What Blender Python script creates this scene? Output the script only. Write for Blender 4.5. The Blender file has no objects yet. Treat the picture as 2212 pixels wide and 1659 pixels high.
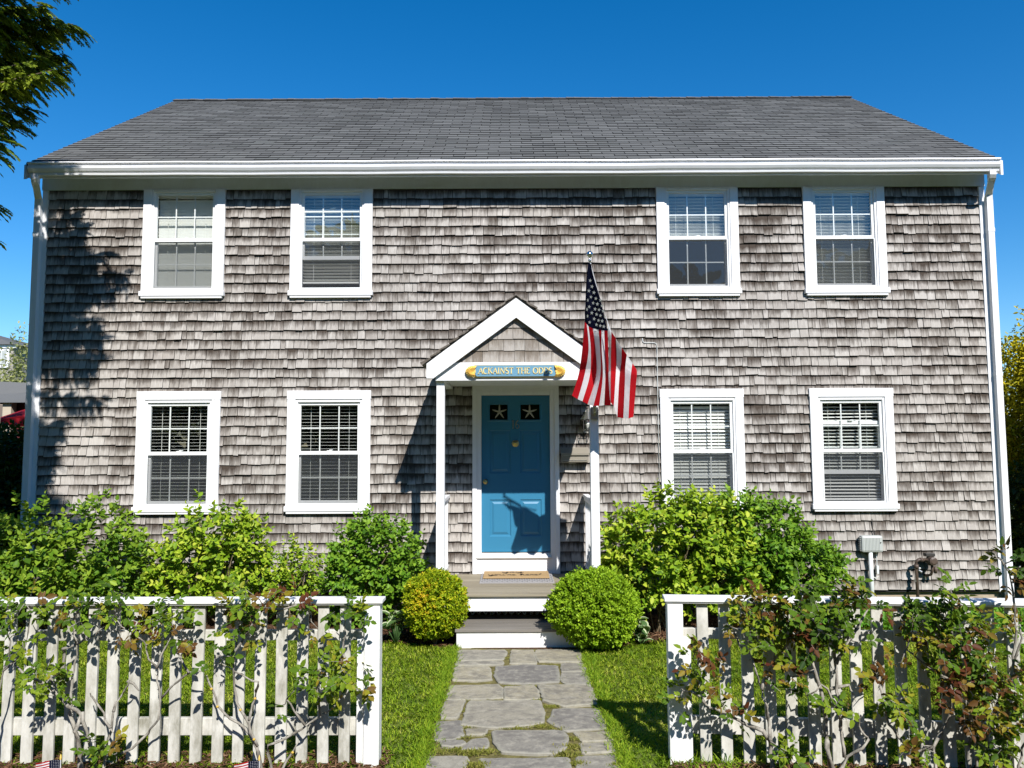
import bpy, math, random
import numpy as np
from mathutils import Vector, noise as mnoise
R = random.Random(7)
NR = np.random.default_rng(11)
SC = bpy.context.scene
COL = SC.collection
rad = math.radians

# ------------------------------------------------------------------ camera, light, exposure
ZE, PITCH, ROLL, FPX = 2.15, rad(4.46), rad(0.26), 1661.0     # eye height, tilt up, roll, focal length in px of a 2212 px wide picture
cam_d = bpy.data.cameras.new('camera')
cam_d.sensor_width = 36.0
cam_d.lens = FPX / 2212 * 36
cam_d.clip_end = 3000
cam = bpy.data.objects.new('camera', cam_d)
COL.objects.link(cam)
cam.location = (0, 0, ZE)
from mathutils import Matrix
cam.rotation_euler = (Matrix.Rotation(math.pi/2 + PITCH, 3, 'X') @ Matrix.Rotation(-ROLL, 3, 'Z')).to_euler()
SC.camera = cam

SUN_TRAVEL = Vector((-0.34, 1.0, -0.955)).normalized()
world = bpy.data.worlds.new('World')
SC.world = world
world.use_nodes = True
wn = world.node_tree.nodes; wl = world.node_tree.links
wn.clear()
sky = wn.new('ShaderNodeTexSky'); sky.sky_type = 'NISHITA'; sky.sun_disc = False
sky.sun_elevation = math.asin(-SUN_TRAVEL.z)
sky.sun_rotation = math.atan2(-SUN_TRAVEL.x, -SUN_TRAVEL.y)
sky.ozone_density = 5.0; sky.air_density = 1.0; sky.dust_density = 0.0; sky.altitude = 0
hs = wn.new('ShaderNodeHueSaturation'); hs.inputs['Saturation'].default_value = 1.34; hs.inputs['Value'].default_value = 1.0
bg = wn.new('ShaderNodeBackground'); bg.inputs['Strength'].default_value = 0.105
wo = wn.new('ShaderNodeOutputWorld')
wl.new(sky.outputs[0], hs.inputs['Color']); wl.new(hs.outputs[0], bg.inputs[0]); wl.new(bg.outputs[0], wo.inputs[0])
sun_d = bpy.data.lights.new('sun', 'SUN'); sun_d.energy = 5.0; sun_d.angle = rad(0.5); sun_d.color = (1.0, 0.965, 0.915)
sun = bpy.data.objects.new('sun', sun_d); COL.objects.link(sun)
sun.rotation_euler = SUN_TRAVEL.to_track_quat('-Z', 'Y').to_euler()
sun.location = (10, -20, 25)
SC.view_settings.view_transform = 'Standard'; SC.view_settings.look = 'None'
SC.view_settings.exposure = 0.55; SC.view_settings.gamma = 1.0
SC.render.engine = 'CYCLES'

# ------------------------------------------------------------------ helpers
def _ray(u, v):
    x = (u - 1106) / FPX; y = -(v - 829.5) / FPX
    c, s = math.cos(-ROLL), math.sin(-ROLL)
    x, y = c*x - s*y, s*x + c*y
    return Vector((x, math.cos(PITCH) - y*math.sin(PITCH), math.sin(PITCH) + y*math.cos(PITCH)))
def at(u, v, Y):                       # a point measured in the photo, at depth Y
    r = _ray(u, v); p = r * (Y / r.y); p.z += ZE
    return p
def on(u, v, z=0.0):                   # a point measured in the photo, on the level z
    r = _ray(u, v); p = r * ((z - ZE) / r.z); p.z += ZE
    return p

def tag(o, label=None, cat=None, group=None, kind=None):
    if label: o['label'] = label
    if cat: o['category'] = cat
    if group: o['group'] = group
    if kind: o['kind'] = kind
    return o
def thing(name, label, cat, loc=(0, 0, 0), group=None):
    o = bpy.data.objects.new(name, None); COL.objects.link(o); o.location = loc; o.empty_display_size = 0.1
    return tag(o, label, cat, group)
def link(name, me, parent=None):
    o = bpy.data.objects.new(name, me); COL.objects.link(o)
    if parent:
        o.parent = parent
        w = Vector((0, 0, 0)); p = parent
        while p: w += p.location; p = p.parent
        o.location = -w if parent.parent is None else -w
        # every ancestor is only translated; meshes are written in world coordinates
    return o

class MB:
    def __init__(s): s.v = []; s.f = []; s.m = []; s.c = []
    def face(s, pts, m=0, c=(0.5, 0.5, 0.5, 1)):
        n = len(s.v); s.v += [tuple(p) for p in pts]; s.f.append(tuple(range(n, n+len(pts)))); s.m.append(m); s.c.append(c)
    def hexa(s, b, t, m=0, c=(0.5, 0.5, 0.5, 1), bottom=True):     # b, t: 4 points each, counter-clockwise from above
        n = len(s.v); s.v += [tuple(p) for p in b] + [tuple(p) for p in t]
        fs = [(4, 5, 6, 7), (0, 1, 5, 4), (1, 2, 6, 5), (2, 3, 7, 6), (3, 0, 4, 7)] + ([(3, 2, 1, 0)] if bottom else [])
        for f in fs: s.f.append(tuple(n+i for i in f)); s.m.append(m); s.c.append(c)
    def box(s, x0, x1, y0, y1, z0, z1, m=0, c=(0.5, 0.5, 0.5, 1)):
        s.hexa([(x0, y0, z0), (x1, y0, z0), (x1, y1, z0), (x0, y1, z0)], [(x0, y0, z1), (x1, y0, z1), (x1, y1, z1), (x0, y1, z1)], m, c)
    def prism(s, poly, fn, a, b, m=0, c=(0.5, 0.5, 0.5, 1)):       # poly of (p, q), fn(p, q, t) -> xyz, extruded t: a -> b
        n = len(s.v); k = len(poly)
        s.v += [tuple(fn(p, q, a)) for p, q in poly] + [tuple(fn(p, q, b)) for p, q in poly]
        s.f.append(tuple(n+i for i in range(k))[::-1]); s.f.append(tuple(n+k+i for i in range(k)))
        s.m += [m, m]; s.c += [c, c]
        for i in range(k):
            j = (i+1) % k
            s.f.append((n+i, n+j, n+k+j, n+k+i)); s.m.append(m); s.c.append(c)
    def tube(s, pts, r, n=8, m=0, c=(0.5, 0.5, 0.5, 1), cap=True):
        pts = [Vector(p) for p in pts]
        rs = r if isinstance(r, (list, tuple)) else [r]*len(pts)
        b = len(s.v); up = Vector((0.13, 0.21, 0.97)).normalized()
        for i, p in enumerate(pts):
            d = (pts[min(i+1, len(pts)-1)] - pts[max(i-1, 0)])
            if d.length < 1e-9: d = Vector((0, 0, 1))
            d.normalize()
            a = d.cross(up)
            if a.length < 0.05: a = d.cross(Vector((1, 0, 0)))
            a.normalize(); e = a.cross(d)
            for k in range(n):
                t = 2*math.pi*k/n
                s.v.append(tuple(p + a*(rs[i]*math.cos(t)) + e*(rs[i]*math.sin(t))))
        for i in range(len(pts)-1):
            for k in range(n):
                k2 = (k+1) % n
                s.f.append((b+i*n+k, b+i*n+k2, b+(i+1)*n+k2, b+(i+1)*n+k)); s.m.append(m); s.c.append(c)
        if cap:
            s.f.append(tuple(b+k for k in range(n))[::-1]); s.m.append(m); s.c.append(c)
            e0 = b+(len(pts)-1)*n
            s.f.append(tuple(e0+k for k in range(n))); s.m.append(m); s.c.append(c)
    def lathe(s, base, prof, n=16, axis='z', m=0, c=(0.5, 0.5, 0.5, 1)):
        b = len(s.v); base = Vector(base)
        for r, h in prof:
            for k in range(n):
                t = 2*math.pi*k/n; a, e = r*math.cos(t), r*math.sin(t)
                s.v.append(tuple(base + (Vector((a, e, h)) if axis == 'z' else Vector((a, -h, e)))))
        for i in range(len(prof)-1):
            for k in range(n):
                k2 = (k+1) % n
                s.f.append((b+i*n+k, b+i*n+k2, b+(i+1)*n+k2, b+(i+1)*n+k)); s.m.append(m); s.c.append(c)
        s.f.append(tuple(b+k for k in range(n))[::-1]); s.m.append(m); s.c.append(c)
        e0 = b+(len(prof)-1)*n
        s.f.append(tuple(e0+k for k in range(n))); s.m.append(m); s.c.append(c)
    def build(s, name, mats, parent=None, smooth=False, bevel=0):
        me = bpy.data.meshes.new(name)
        me.from_pydata(s.v, [], s.f)
        for mt in (mats if isinstance(mats, (list, tuple)) else [mats]): me.materials.append(mt)
        me.polygons.foreach_set('material_index', s.m)
        ca = me.color_attributes.new('Col', 'FLOAT_COLOR', 'CORNER')
        buf = []
        for f, c in zip(s.f, s.c):
            if isinstance(c, list):
                for q in c: buf += q
            else: buf += list(c)*len(f)
        ca.data.foreach_set('color', buf)
        if smooth: me.polygons.foreach_set('use_smooth', [True]*len(s.f))
        me.update()
        o = link(name, me, parent)
        if bevel:
            b = o.modifiers.new('bevel', 'BEVEL'); b.width = bevel; b.segments = 2; b.limit_method = 'ANGLE'; b.angle_limit = rad(40)
        return o

def mesh_np(name, V, F, mat, col=None, parent=None, smooth=False, matidx=None):      # V (n,3), F (m,k), col (m,4) per face
    me = bpy.data.meshes.new(name)
    V = np.asarray(V, dtype=np.float32); F = np.asarray(F, dtype=np.int32); m, k = F.shape
    me.vertices.add(len(V)); me.vertices.foreach_set('co', V.ravel())
    me.loops.add(m*k); me.loops.foreach_set('vertex_index', F.ravel())
    me.polygons.add(m); me.polygons.foreach_set('loop_start', np.arange(0, m*k, k, dtype=np.int32))
    for mt in (mat if isinstance(mat, (list, tuple)) else [mat]): me.materials.append(mt)
    if matidx is not None: me.polygons.foreach_set('material_index', np.asarray(matidx, dtype=np.int32))
    if col is not None:
        ca = me.color_attributes.new('Col', 'FLOAT_COLOR', 'CORNER')
        ca.data.foreach_set('color', np.repeat(np.asarray(col, dtype=np.float32), k, axis=0).ravel())
    if smooth: me.polygons.foreach_set('use_smooth', np.ones(m, dtype=bool))
    me.update(calc_edges=True); me.validate()
    return link(name, me, parent)

def unit(a): return a / np.maximum(np.linalg.norm(a, axis=-1, keepdims=True), 1e-9)
def leaves_np(P, D, N, L, W, fold=0.18, droop=0.12):
    D = unit(D); S = unit(np.cross(D, N)); N = unit(np.cross(S, D))
    L = L[:, None]; W = W[:, None]; f = fold*W; dr = droop*L
    v = [P, P+D*.30*L+S*.48*W+N*f, P+D*.68*L+S*.40*W+N*f-N*dr*.5, P+D*L-N*dr, P+D*.30*L-S*.48*W+N*f, P+D*.68*L-S*.40*W+N*f-N*dr*.5]
    V = np.stack(v, 1).reshape(-1, 3); n = len(P)
    b = (np.arange(n)*6)[:, None]
    F = np.concatenate([b+np.array([[0, 1, 2, 3]]), b+np.array([[0, 3, 5, 4]])], 1).reshape(-1, 4)
    return V, F
def leaf_object(name, P, D, N, L, W, val, mat, parent, fold=0.18, droop=0.12):       # val (n,3): what the material reads per leaf
    V, F = leaves_np(P, D, N, L, W, fold, droop)
    col = np.concatenate([np.repeat(val, 2, axis=0), np.ones((2*len(P), 1))], 1)
    return mesh_np(name, V, F, mat, col, parent)

# ------------------------------------------------------------------ materials
class NT:
    def __init__(s, name, rough=0.6, spec=0.3):
        s.mat = bpy.data.materials.new(name); s.mat.use_nodes = True
        s.t = s.mat.node_tree; s.t.nodes.clear()
        s.out = s.n('ShaderNodeOutputMaterial'); s.p = s.n('ShaderNodeBsdfPrincipled')
        s.p.inputs['Roughness'].default_value = rough; s.p.inputs['Specular IOR Level'].default_value = spec
        s.l(s.p.outputs[0], s.out.inputs[0])
    def n(s, t, **k):
        nd = s.t.nodes.new(t)
        for a, b in k.items(): setattr(nd, a, b)
        return nd
    def l(s, a, b): s.t.links.new(a, b)
    def coord(s, scale=(1, 1, 1), kind='Object'):
        tc = s.n('ShaderNodeTexCoord'); mp = s.n('ShaderNodeMapping'); mp.inputs['Scale'].default_value = scale
        s.l(tc.outputs[kind], mp.inputs[0]); return mp.outputs[0]
    def noise(s, scale=5, detail=4, rough=.55, vec=None, dist=0):
        nd = s.n('ShaderNodeTexNoise'); nd.inputs['Scale'].default_value = scale; nd.inputs['Detail'].default_value = detail
        nd.inputs['Roughness'].default_value = rough; nd.inputs['Distortion'].default_value = dist
        s.l(vec if vec is not None else s.coord(), nd.inputs['Vector']); return nd.outputs['Fac']
    def ramp(s, fac, stops, interp='LINEAR'):
        r = s.n('ShaderNodeValToRGB'); r.color_ramp.interpolation = interp
        e = r.color_ramp.elements
        while len(e) < len(stops): e.new(0.5)
        for i, (p, c) in enumerate(stops):
            e[i].position = p
            e[i].color = (*c, 1) if isinstance(c, (tuple, list)) else (c, c, c, 1)
        s.l(fac, r.inputs[0]); return r.outputs[0]
    def mix(s, fac, a, b, mode='MIX'):
        m = s.n('ShaderNodeMix', data_type='RGBA', blend_type=mode)
        for sock, v in ((m.inputs['Factor'], fac), (m.inputs[6], a), (m.inputs[7], b)):
            if hasattr(v, 'links'): s.l(v, sock)
            elif isinstance(v, (int, float)): sock.default_value = v
            else: sock.default_value = (*v, 1)
        return m.outputs[2]
    def math(s, op, a, b=0.0, clamp=False):
        m = s.n('ShaderNodeMath', operation=op); m.use_clamp = clamp
        for i, v in enumerate((a, b)):
            if hasattr(v, 'links'): s.l(v, m.inputs[i])
            else: m.inputs[i].default_value = v
        return m.outputs[0]
    def col(s):
        a = s.n('ShaderNodeAttribute', attribute_name='Col'); sp = s.n('ShaderNodeSeparateColor')
        s.l(a.outputs['Color'], sp.inputs[0]); return a.outputs['Color'], sp.outputs
    def base(s, c):
        if hasattr(c, 'links'): s.l(c, s.p.inputs['Base Color'])
        else: s.p.inputs['Base Color'].default_value = (*c, 1)
    def bump(s, h, strength=.3, dist=.01):
        b = s.n('ShaderNodeBump'); b.inputs['Strength'].default_value = strength; b.inputs['Distance'].default_value = dist
        s.l(h, b.inputs['Height']); s.l(b.outputs[0], s.p.inputs['Normal'])

def paint(name, c, c2=None, rough=.45, scale=3, dirt=0.0, dirt_c=(.35, .34, .28), spec=.35):
    m = NT(name, rough, spec)
    f = m.noise(scale, 5, .6)
    b = m.mix(f, c, c2 or tuple(x*.9 for x in c))
    if dirt:
        d = m.noise(9, 8, .72, m.coord((1, 1, .35)))
        d2 = m.noise(1.1, 3, .5)
        k = m.math('MULTIPLY', m.ramp(d, [(.40, 0.0), (.68, 1.0)]), m.ramp(d2, [(.25, .35), (.6, 1.0)]))
        b = m.mix(m.math('MULTIPLY', k, dirt), b, dirt_c)
    m.base(b)
    m.bump(m.noise(60, 3, .6, m.coord((1, 1, .15))), .06, .004)
    return m.mat

M = {}
M['white'] = paint('white_trim_paint', (.79, .79, .805), (.73, .735, .745), .45, 2.5, .16, (.42, .41, .37))
M['white_weathered'] = paint('weathered_white_paint', (.66, .65, .60), (.47, .455, .40), .7, 7, 1.0, (.22, .21, .16))
M['white_rail'] = paint('rail_white_paint', (.78, .78, .775), (.72, .715, .68), .5, 3, .3)
M['vinyl'] = paint('white_vinyl', (.80, .81, .80), (.77, .78, .775), .3, 2)
M['frieze'] = paint('frieze_paint', (.66, .73, .80), (.60, .67, .73), .5, 1.2, .25, (.36, .37, .35))
M['blind'] = paint('blind_slat', (.84, .85, .81), (.80, .81, .77), .4, 2)
M['room'] = paint('unlit_room_black', (.022, .023, .02), None, .9, 2)  # darkness of the unlit rooms is put into this near-black wall colour
M['door'] = paint('blue_door_paint', (.034, .180, .31), (.031, .168, .29), .38, 1.5)
M['brass'] = NT('brass', .28).mat; _p = M['brass'].node_tree.nodes['Principled BSDF']; _p.inputs['Metallic'].default_value = 1; _p.inputs['Base Color'].default_value = (.62, .48, .2, 1)
M['nickel'] = NT('brushed_nickel', .3).mat; _p = M['nickel'].node_tree.nodes['Principled BSDF']; _p.inputs['Metallic'].default_value = 1; _p.inputs['Base Color'].default_value = (.62, .6, .52, 1)
M['chrome'] = NT('chrome', .15).mat; _p = M['chrome'].node_tree.nodes['Principled BSDF']; _p.inputs['Metallic'].default_value = 1; _p.inputs['Base Color'].default_value = (.7, .7, .7, 1)
M['bronze'] = paint('mailbox_bronze', (.27, .245, .20), (.23, .21, .17), .35, 3, spec=.6)
M['black_metal'] = paint('black_metal', (.03, .03, .03), (.05, .045, .04), .5, 6)
M['pipe'] = paint('rusty_black_pipe', (.035, .033, .032), (.13, .085, .06), .5, 14)
M['zinc'] = NT('zinc', .35).mat; _p = M['zinc'].node_tree.nodes['Principled BSDF']; _p.inputs['Metallic'].default_value = .9; _p.inputs['Base Color'].default_value = (.55, .55, .54, 1)
M['grey_plastic'] = paint('grey_plastic', (.42, .44, .42), (.40, .42, .40), .45, 2)
M['pvc'] = paint('pvc_conduit', (.62, .65, .64), (.58, .61, .60), .4, 3)
M['starfish'] = paint('dried_starfish', (.46, .45, .39), (.38, .36, .30), .8, 20)  # greyer than the real starfish: porch shade is put into the colour
M['sign_blue'] = paint('sign_blue', (.13, .28, .39), (.12, .26, .365), .45, 3)
M['gold'] = paint('gold_leaf', (.80, .55, .14), (.72, .46, .10), .38, 12, spec=.5)
M['cream_gold'] = paint('carved_gold_letters', (.70, .58, .28), (.64, .52, .21), .4, 12)
M['coir'] = paint('coir', (.40, .27, .13), (.30, .20, .095), .95, 40)
M['coir_print'] = paint('dark_mat_print', (.035, .022, .012), None, .95, 20)
M['braid'] = paint('grey_braided_rope', (.30, .29, .29), (.21, .205, .21), .95, 30)
M['flag_red'] = None
def fabric(name, c):
    m = NT(name, .75, .15)
    f = m.noise(2.5, 3, .5); m.base(m.mix(f, c, tuple(x*.82 for x in c)))
    m.bump(m.noise(9, 4, .55, m.coord((1, 1, .45))), .35, .03)
    tr = m.n('ShaderNodeBsdfTranslucent'); tr.inputs[0].default_value = (*c, 1)
    mx = m.n('ShaderNodeMixShader'); mx.inputs[0].default_value = .3
    m.l(m.p.outputs[0], mx.inputs[1]); m.l(tr.outputs[0], mx.inputs[2]); m.l(mx.outputs[0], m.out.inputs[0])
    return m.mat
M['flag_red'] = fabric('flag_red', (.46, .006, .012)); M['flag_white'] = fabric('flag_white', (.80, .80, .82)); M['flag_blue'] = fabric('flag_blue', (.006, .008, .030))
M['canopy_red'] = fabric('canopy_red', (.42, .02, .03))
M['star_white'] = paint('star_white', (.8, .8, .82), None, .7, 3)
M['wood_stick'] = paint('stick_wood', (.55, .40, .2), (.45, .3, .13), .6, 20)
M['lichen'] = paint('yellow_lichen', (.55, .36, .05), (.42, .3, .08), .95, 60)

def shingle_mat(name, light, dark, stain, warm=False):
    m = NT(name, .85, .12)
    colr, ch = m.col()                                   # R random, G random, B height in the exposed course, A unused
    tc = m.n('ShaderNodeTexCoord'); sp = m.n('ShaderNodeSeparateXYZ'); m.l(tc.outputs['Object'], sp.inputs[0])
    off = m.math('MULTIPLY', ch[0], 37.0)
    def streak(fx, fz, det, ro, o2=0.0):
        cb = m.n('ShaderNodeCombineXYZ')
        m.l(m.math('MULTIPLY', m.math('ADD', sp.outputs[0], off), fx), cb.inputs[0])
        m.l(m.math('MULTIPLY', m.math('ADD', sp.outputs[2], m.math('ADD', m.math('MULTIPLY', ch[1], 17.0), o2)), fz), cb.inputs[2])
        nd = m.n('ShaderNodeTexNoise'); nd.inputs['Scale'].default_value = 1; nd.inputs['Detail'].default_value = det; nd.inputs['Roughness'].default_value = ro
        m.l(cb.outputs[0], nd.inputs['Vector']); return nd.outputs['Fac']
    b = m.mix(ch[0], light, dark)
    b = m.mix(m.ramp(ch[1], [(.0, 0.0), (1, .55)]), b, (.33, .295, .27))
    big = m.noise(.55, 3, .5)
    b = m.mix(m.ramp(big, [(.35, 0.0), (.7, .28)]), b, tuple(x*.62 for x in dark))
    grain = streak(150, 7, 3, .6)
    b = m.mix(m.ramp(grain, [(.3, .20), (.7, 0.0)]), b, tuple(x*.6 for x in dark))
    silver = streak(34, 5, 3, .5, 5.0)
    b = m.mix(m.ramp(silver, [(.52, 0.0), (.72, .5)]), b, tuple(min(1, x*1.22) for x in light))
    # weather stains: dark tannin runs that start under the course above and fade out downwards
    st = streak(21, 4.2, 5, .66, 9.0)
    patch = m.noise(1.7, 3, .55, m.coord((1, 1, 1.4)))
    k = m.math('ADD', m.math('MULTIPLY', st, 1.05), m.math('MULTIPLY', m.math('POWER', ch[2], 1.8), .52))
    k = m.math('ADD', k, m.math('MULTIPLY', m.math('SUBTRACT', patch, .27), .95))
    k = m.math('ADD', k, m.math('MULTIPLY', ch[0], .20))
    k = m.math('ADD', k, m.math('MULTIPLY', m.math('SUBTRACT', m.noise(.42, 2, .5, m.coord((1, 1, 1.2))), .385), .55))
    b = m.mix(m.ramp(k, [(1.0/1.6*1.0-.01, 0.0), (.86, .88)]) if False else m.ramp(m.math('MULTIPLY', k, .625), [(.58, 0.0), (.72, .60), (.88, .95)]), b, stain)
    m.base(b)
    m.bump(m.math('ADD', grain, m.math('MULTIPLY', st, .6)), .45, .006)
    return m.mat
M['shingle'] = shingle_mat('weathered_cedar_shingle', (.485, .458, .425), (.325, .299, .268), (.043, .031, .023))
M['shingle_gable'] = shingle_mat('fresh_grey_cedar_shingle', (.40, .375, .34), (.34, .31, .275), (.13, .105, .08))
M['cedar_roof'] = shingle_mat('cedar_roof_shingle', (.26, .23, .19), (.19, .165, .14), (.05, .04, .03))

def roof_mat():
    m = NT('asphalt_shingle', .88, .2)
    _, ch = m.col()
    b = m.mix(ch[0], (.155, .156, .150), (.098, .099, .096))
    b = m.mix(m.ramp(ch[1], [(.7, 0.0), (1, .4)]), b, (.115, .125, .115))
    g = m.noise(170, 3, .75)
    b = m.mix(m.ramp(g, [(.3, .45), (.7, 0.0)]), b, (.03, .03, .032))
    w = m.noise(.8, 4, .55, m.coord((1, .35, .35)))
    b = m.mix(m.ramp(w, [(.35, 0.0), (.7, .35)]), b, (.16, .162, .158))
    m.base(b); m.bump(g, .35, .004)
    return m.mat
M['roof'] = roof_mat()
M['dark_gap'] = paint('roof_underlay', (.02, .02, .02), None, .9, 5)

def planks(name, c1, c2, fx=1.2):
    m = NT(name, .8, .2)
    _, ch = m.col()
    v = m.coord((fx, 60, 60)); g = m.noise(1, 4, .6, v)
    b = m.mix(ch[0], c1, c2)
    b = m.mix(m.ramp(g, [(.35, .5), (.65, 0.0)]), b, tuple(x*.5 for x in c2))
    m.base(b); m.bump(g, .3, .005)
    return m.mat
M['deck'] = planks('weathered_deck_board', (.33, .29, .215), (.25, .215, .155))
M['tread'] = planks('grey_tread_board', (.22, .20, .175), (.16, .145, .125))

def concrete():
    m = NT('foundation_concrete', .9, .15)
    b = m.ramp(m.noise(7, 6, .65), [(.3, (.30, .24, .165)), (.7, (.42, .35, .26))]); m.base(b); m.bump(m.noise(40, 4), .3, .01); return m.mat
M['concrete'] = concrete()
def stone():
    m = NT('bluestone_flag', .82, .25)
    _, ch = m.col()
    b = m.mix(ch[0], (.31, .285, .225), (.175, .163, .145))
    b = m.mix(m.ramp(ch[1], [(.45, 0.0), (.8, .8)]), b, (.35, .31, .21))
    n1 = m.noise(5, 6, .6, m.coord((1, 1.5, 1)), 1.2)
    b = m.mix(m.ramp(n1, [(.38, .62), (.58, 0.0)]), b, (.11, .10, .09))
    n2 = m.noise(16, 6, .7)
    b = m.mix(m.ramp(n2, [(.48, 0.0), (.70, .65)]), b, (.40, .37, .30))
    n3 = m.noise(70, 3, .7)
    b = m.mix(m.ramp(n3, [(.3, .4), (.55, 0.0)]), b, (.10, .095, .085))
    edge = m.math('ADD', m.math('MULTIPLY', ch[2], 1.0), m.math('MULTIPLY', m.noise(20, 4, .6), .5))
    b = m.mix(m.ramp(edge, [(.72, 0.0), (1.25, .45)]), b, (.31, .295, .235))
    m.base(b); m.bump(m.math('ADD', m.math('MULTIPLY', n1, .35), m.math('MULTIPLY', m.noise(60, 4, .7), .6)), .4, .010); return m.mat
M['stone'] = stone()
def dirt(name, a, b_, sc=12):
    m = NT(name, .95, .1)
    b = m.ramp(m.noise(sc, 7, .7), [(.3, a), (.7, b_)]); m.base(b); m.bump(m.noise(sc*3, 5, .7), .6, .03); return m.mat
M['soil'] = dirt('joint_soil', (.07, .06, .022), (.24, .21, .08), 16)
M['mulch_ground'] = dirt('mulch_ground', (.035, .02, .012), (.13, .075, .043), 25)
M['lawn_ground'] = dirt('lawn_ground', (.06, .10, .012), (.17, .20, .045), 9)
M['asphalt'] = dirt('street_asphalt', (.04, .04, .04), (.06, .06, .06), 40)
M['earth'] = dirt('distant_ground', (.04, .06, .02), (.09, .1, .04), 2)
def chips():
    m = NT('bark_chip', .9, .1); _, ch = m.col()
    b = m.ramp(ch[0], [(0, (.045, .022, .012)), (.5, (.14, .075, .04)), (.85, (.24, .14, .08)), (1, (.38, .26, .16))]); m.base(b); return m.mat
M['chip'] = chips()
def leafmat(name, stops, trans=.3, rough=.5, spec=.2, vein=True):
    m = NT(name, rough, spec); _, ch = m.col()
    b = m.ramp(ch[0], stops)
    n = m.noise(2.2, 3, .5)
    b = m.mix(m.ramp(n, [(.3, 0.0), (.75, .35)]), b, m.mix(.5, b, (.16, .22, .01)))
    m.base(b)
    tr = m.n('ShaderNodeBsdfTranslucent'); m.l(m.mix(.35, b, (.25, .34, .01)), tr.inputs[0])
    mx = m.n('ShaderNodeMixShader'); mx.inputs[0].default_value = trans
    m.l(m.p.outputs[0], mx.inputs[1]); m.l(tr.outputs[0], mx.inputs[2]); m.l(mx.outputs[0], m.out.inputs[0])
    return m.mat
M['leaf_bright'] = leafmat('bright_hydrangea_leaf', [(0, (.022, .065, .006)), (.4, (.13, .25, .012)), (.75, (.30, .42, .022)), (1, (.48, .53, .06))], .26)
M['leaf_mid'] = leafmat('mid_green_leaf', [(0, (.015, .052, .007)), (.5, (.095, .20, .013)), (1, (.28, .39, .035))], .26)
M['leaf_deep'] = leafmat('deep_green_leaf', [(0, (.013, .056, .007)), (.5, (.08, .20, .013)), (1, (.21, .35, .028))], .26)
M['boxwood'] = leafmat('boxwood_leaf', [(0, (.05, .12, .008)), (.5, (.27, .45, .016)), (1, (.52, .68, .05))], .35)
M['boxwood_gold'] = leafmat('bronzed_boxwood_leaf', [(0, (.06, .14, .006)), (.45, (.34, .45, .012)), (.75, (.60, .56, .02)), (1, (.80, .46, .03))], .4)
M['rose_leaf'] = leafmat('rose_leaf', [(0, (.018, .05, .008)), (.45, (.08, .155, .012)), (.64, (.20, .27, .018)), (.76, (.26, .20, .02)), (.85, (.13, .06, .02)), (1, (.085, .014, .012))], .3, .5, .12)
M['cedar'] = leafmat('cedar_frond', [(0, (.014, .036, .007)), (.5, (.075, .125, .010)), (1, (.30, .35, .025))], .25, .65)
M['cypress'] = leafmat('gold_cypress_frond', [(0, (.08, .08, .006)), (.45, (.30, .28, .008)), (1, (.60, .49, .014))], .25, .65)
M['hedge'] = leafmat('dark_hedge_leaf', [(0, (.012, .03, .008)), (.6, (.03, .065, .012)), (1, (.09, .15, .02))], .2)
M['pale_tree'] = leafmat('pale_spring_leaf', [(0, (.14, .17, .05)), (.5, (.26, .28, .10)), (1, (.42, .42, .20))], .3)
M['weed'] = leafmat('ground_cover_leaf', [(0, (.03, .11, .010)), (.6, (.10, .28, .02)), (1, (.26, .45, .03))], .35)
M['grass'] = leafmat('lawn_blade', [(0, (.07, .17, .008)), (.45, (.28, .43, .02)), (.75, (.52, .60, .05)), (1, (.68, .60, .20))], .45, .6, .2)
M['moss'] = leafmat('joint_moss', [(0, (.05, .055, .014)), (.4, (.15, .16, .03)), (.75, (.24, .24, .04)), (1, (.34, .29, .10))], .3, .7, .1)
M['hosta'] = leafmat('hosta_leaf', [(0, (.035, .085, .03)), (.5, (.07, .14, .045)), (1, (.50, .54, .34))], .2)
def bark(name, a, b_):
    m = NT(name, .9, .1); n = m.noise(18, 6, .7, m.coord((1, 1, .4)))
    m.base(m.ramp(n, [(.3, a), (.7, b_)])); m.bump(n, .6, .02); return m.mat
M['bark'] = bark('bark', (.05, .035, .025), (.16, .12, .09))
M['rose_bark'] = bark('old_rose_bark', (.08, .07, .055), (.44, .41, .35))
M['twig'] = bark('twig', (.10, .075, .045), (.24, .19, .12))
def glassmat(name, tint, add, rough=0.0):
    m = NT(name); m.t.nodes.remove(m.p)
    fr = m.n('ShaderNodeLayerWeight'); fr.inputs['Blend'].default_value = .5
    tr = m.n('ShaderNodeBsdfTransparent'); tr.inputs[0].default_value = (*tint, 1)
    gl = m.n('ShaderNodeBsdfGlossy'); gl.inputs['Roughness'].default_value = rough
    gl.inputs['Color'].default_value = (1, 1, 1, 1)
    mx = m.n('ShaderNodeMixShader')
    m.l(m.math('ADD', m.math('MULTIPLY', m.math('POWER', fr.outputs['Facing'], 4.0), .7), add, True), mx.inputs[0])
    m.l(tr.outputs[0], mx.inputs[1]); m.l(gl.outputs[0], mx.inputs[2]); m.l(mx.outputs[0], m.out.inputs[0])
    return m.mat
M['glass'] = glassmat('window_glass', (.965, .98, .97), .11)
def screenmat():
    m = NT('insect_screen', .7, .2); m.base((.045, .05, .055))
    tr = m.n('ShaderNodeBsdfTransparent'); mx = m.n('ShaderNodeMixShader'); mx.inputs[0].default_value = .42
    m.l(tr.outputs[0], mx.inputs[1]); m.l(m.p.outputs[0], mx.inputs[2]); m.l(mx.outputs[0], m.out.inputs[0]); return m.mat
M['screen'] = screenmat()
M['bulb'] = paint('frosted_bulb', (.8, .8, .78), None, .3, 3)

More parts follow.
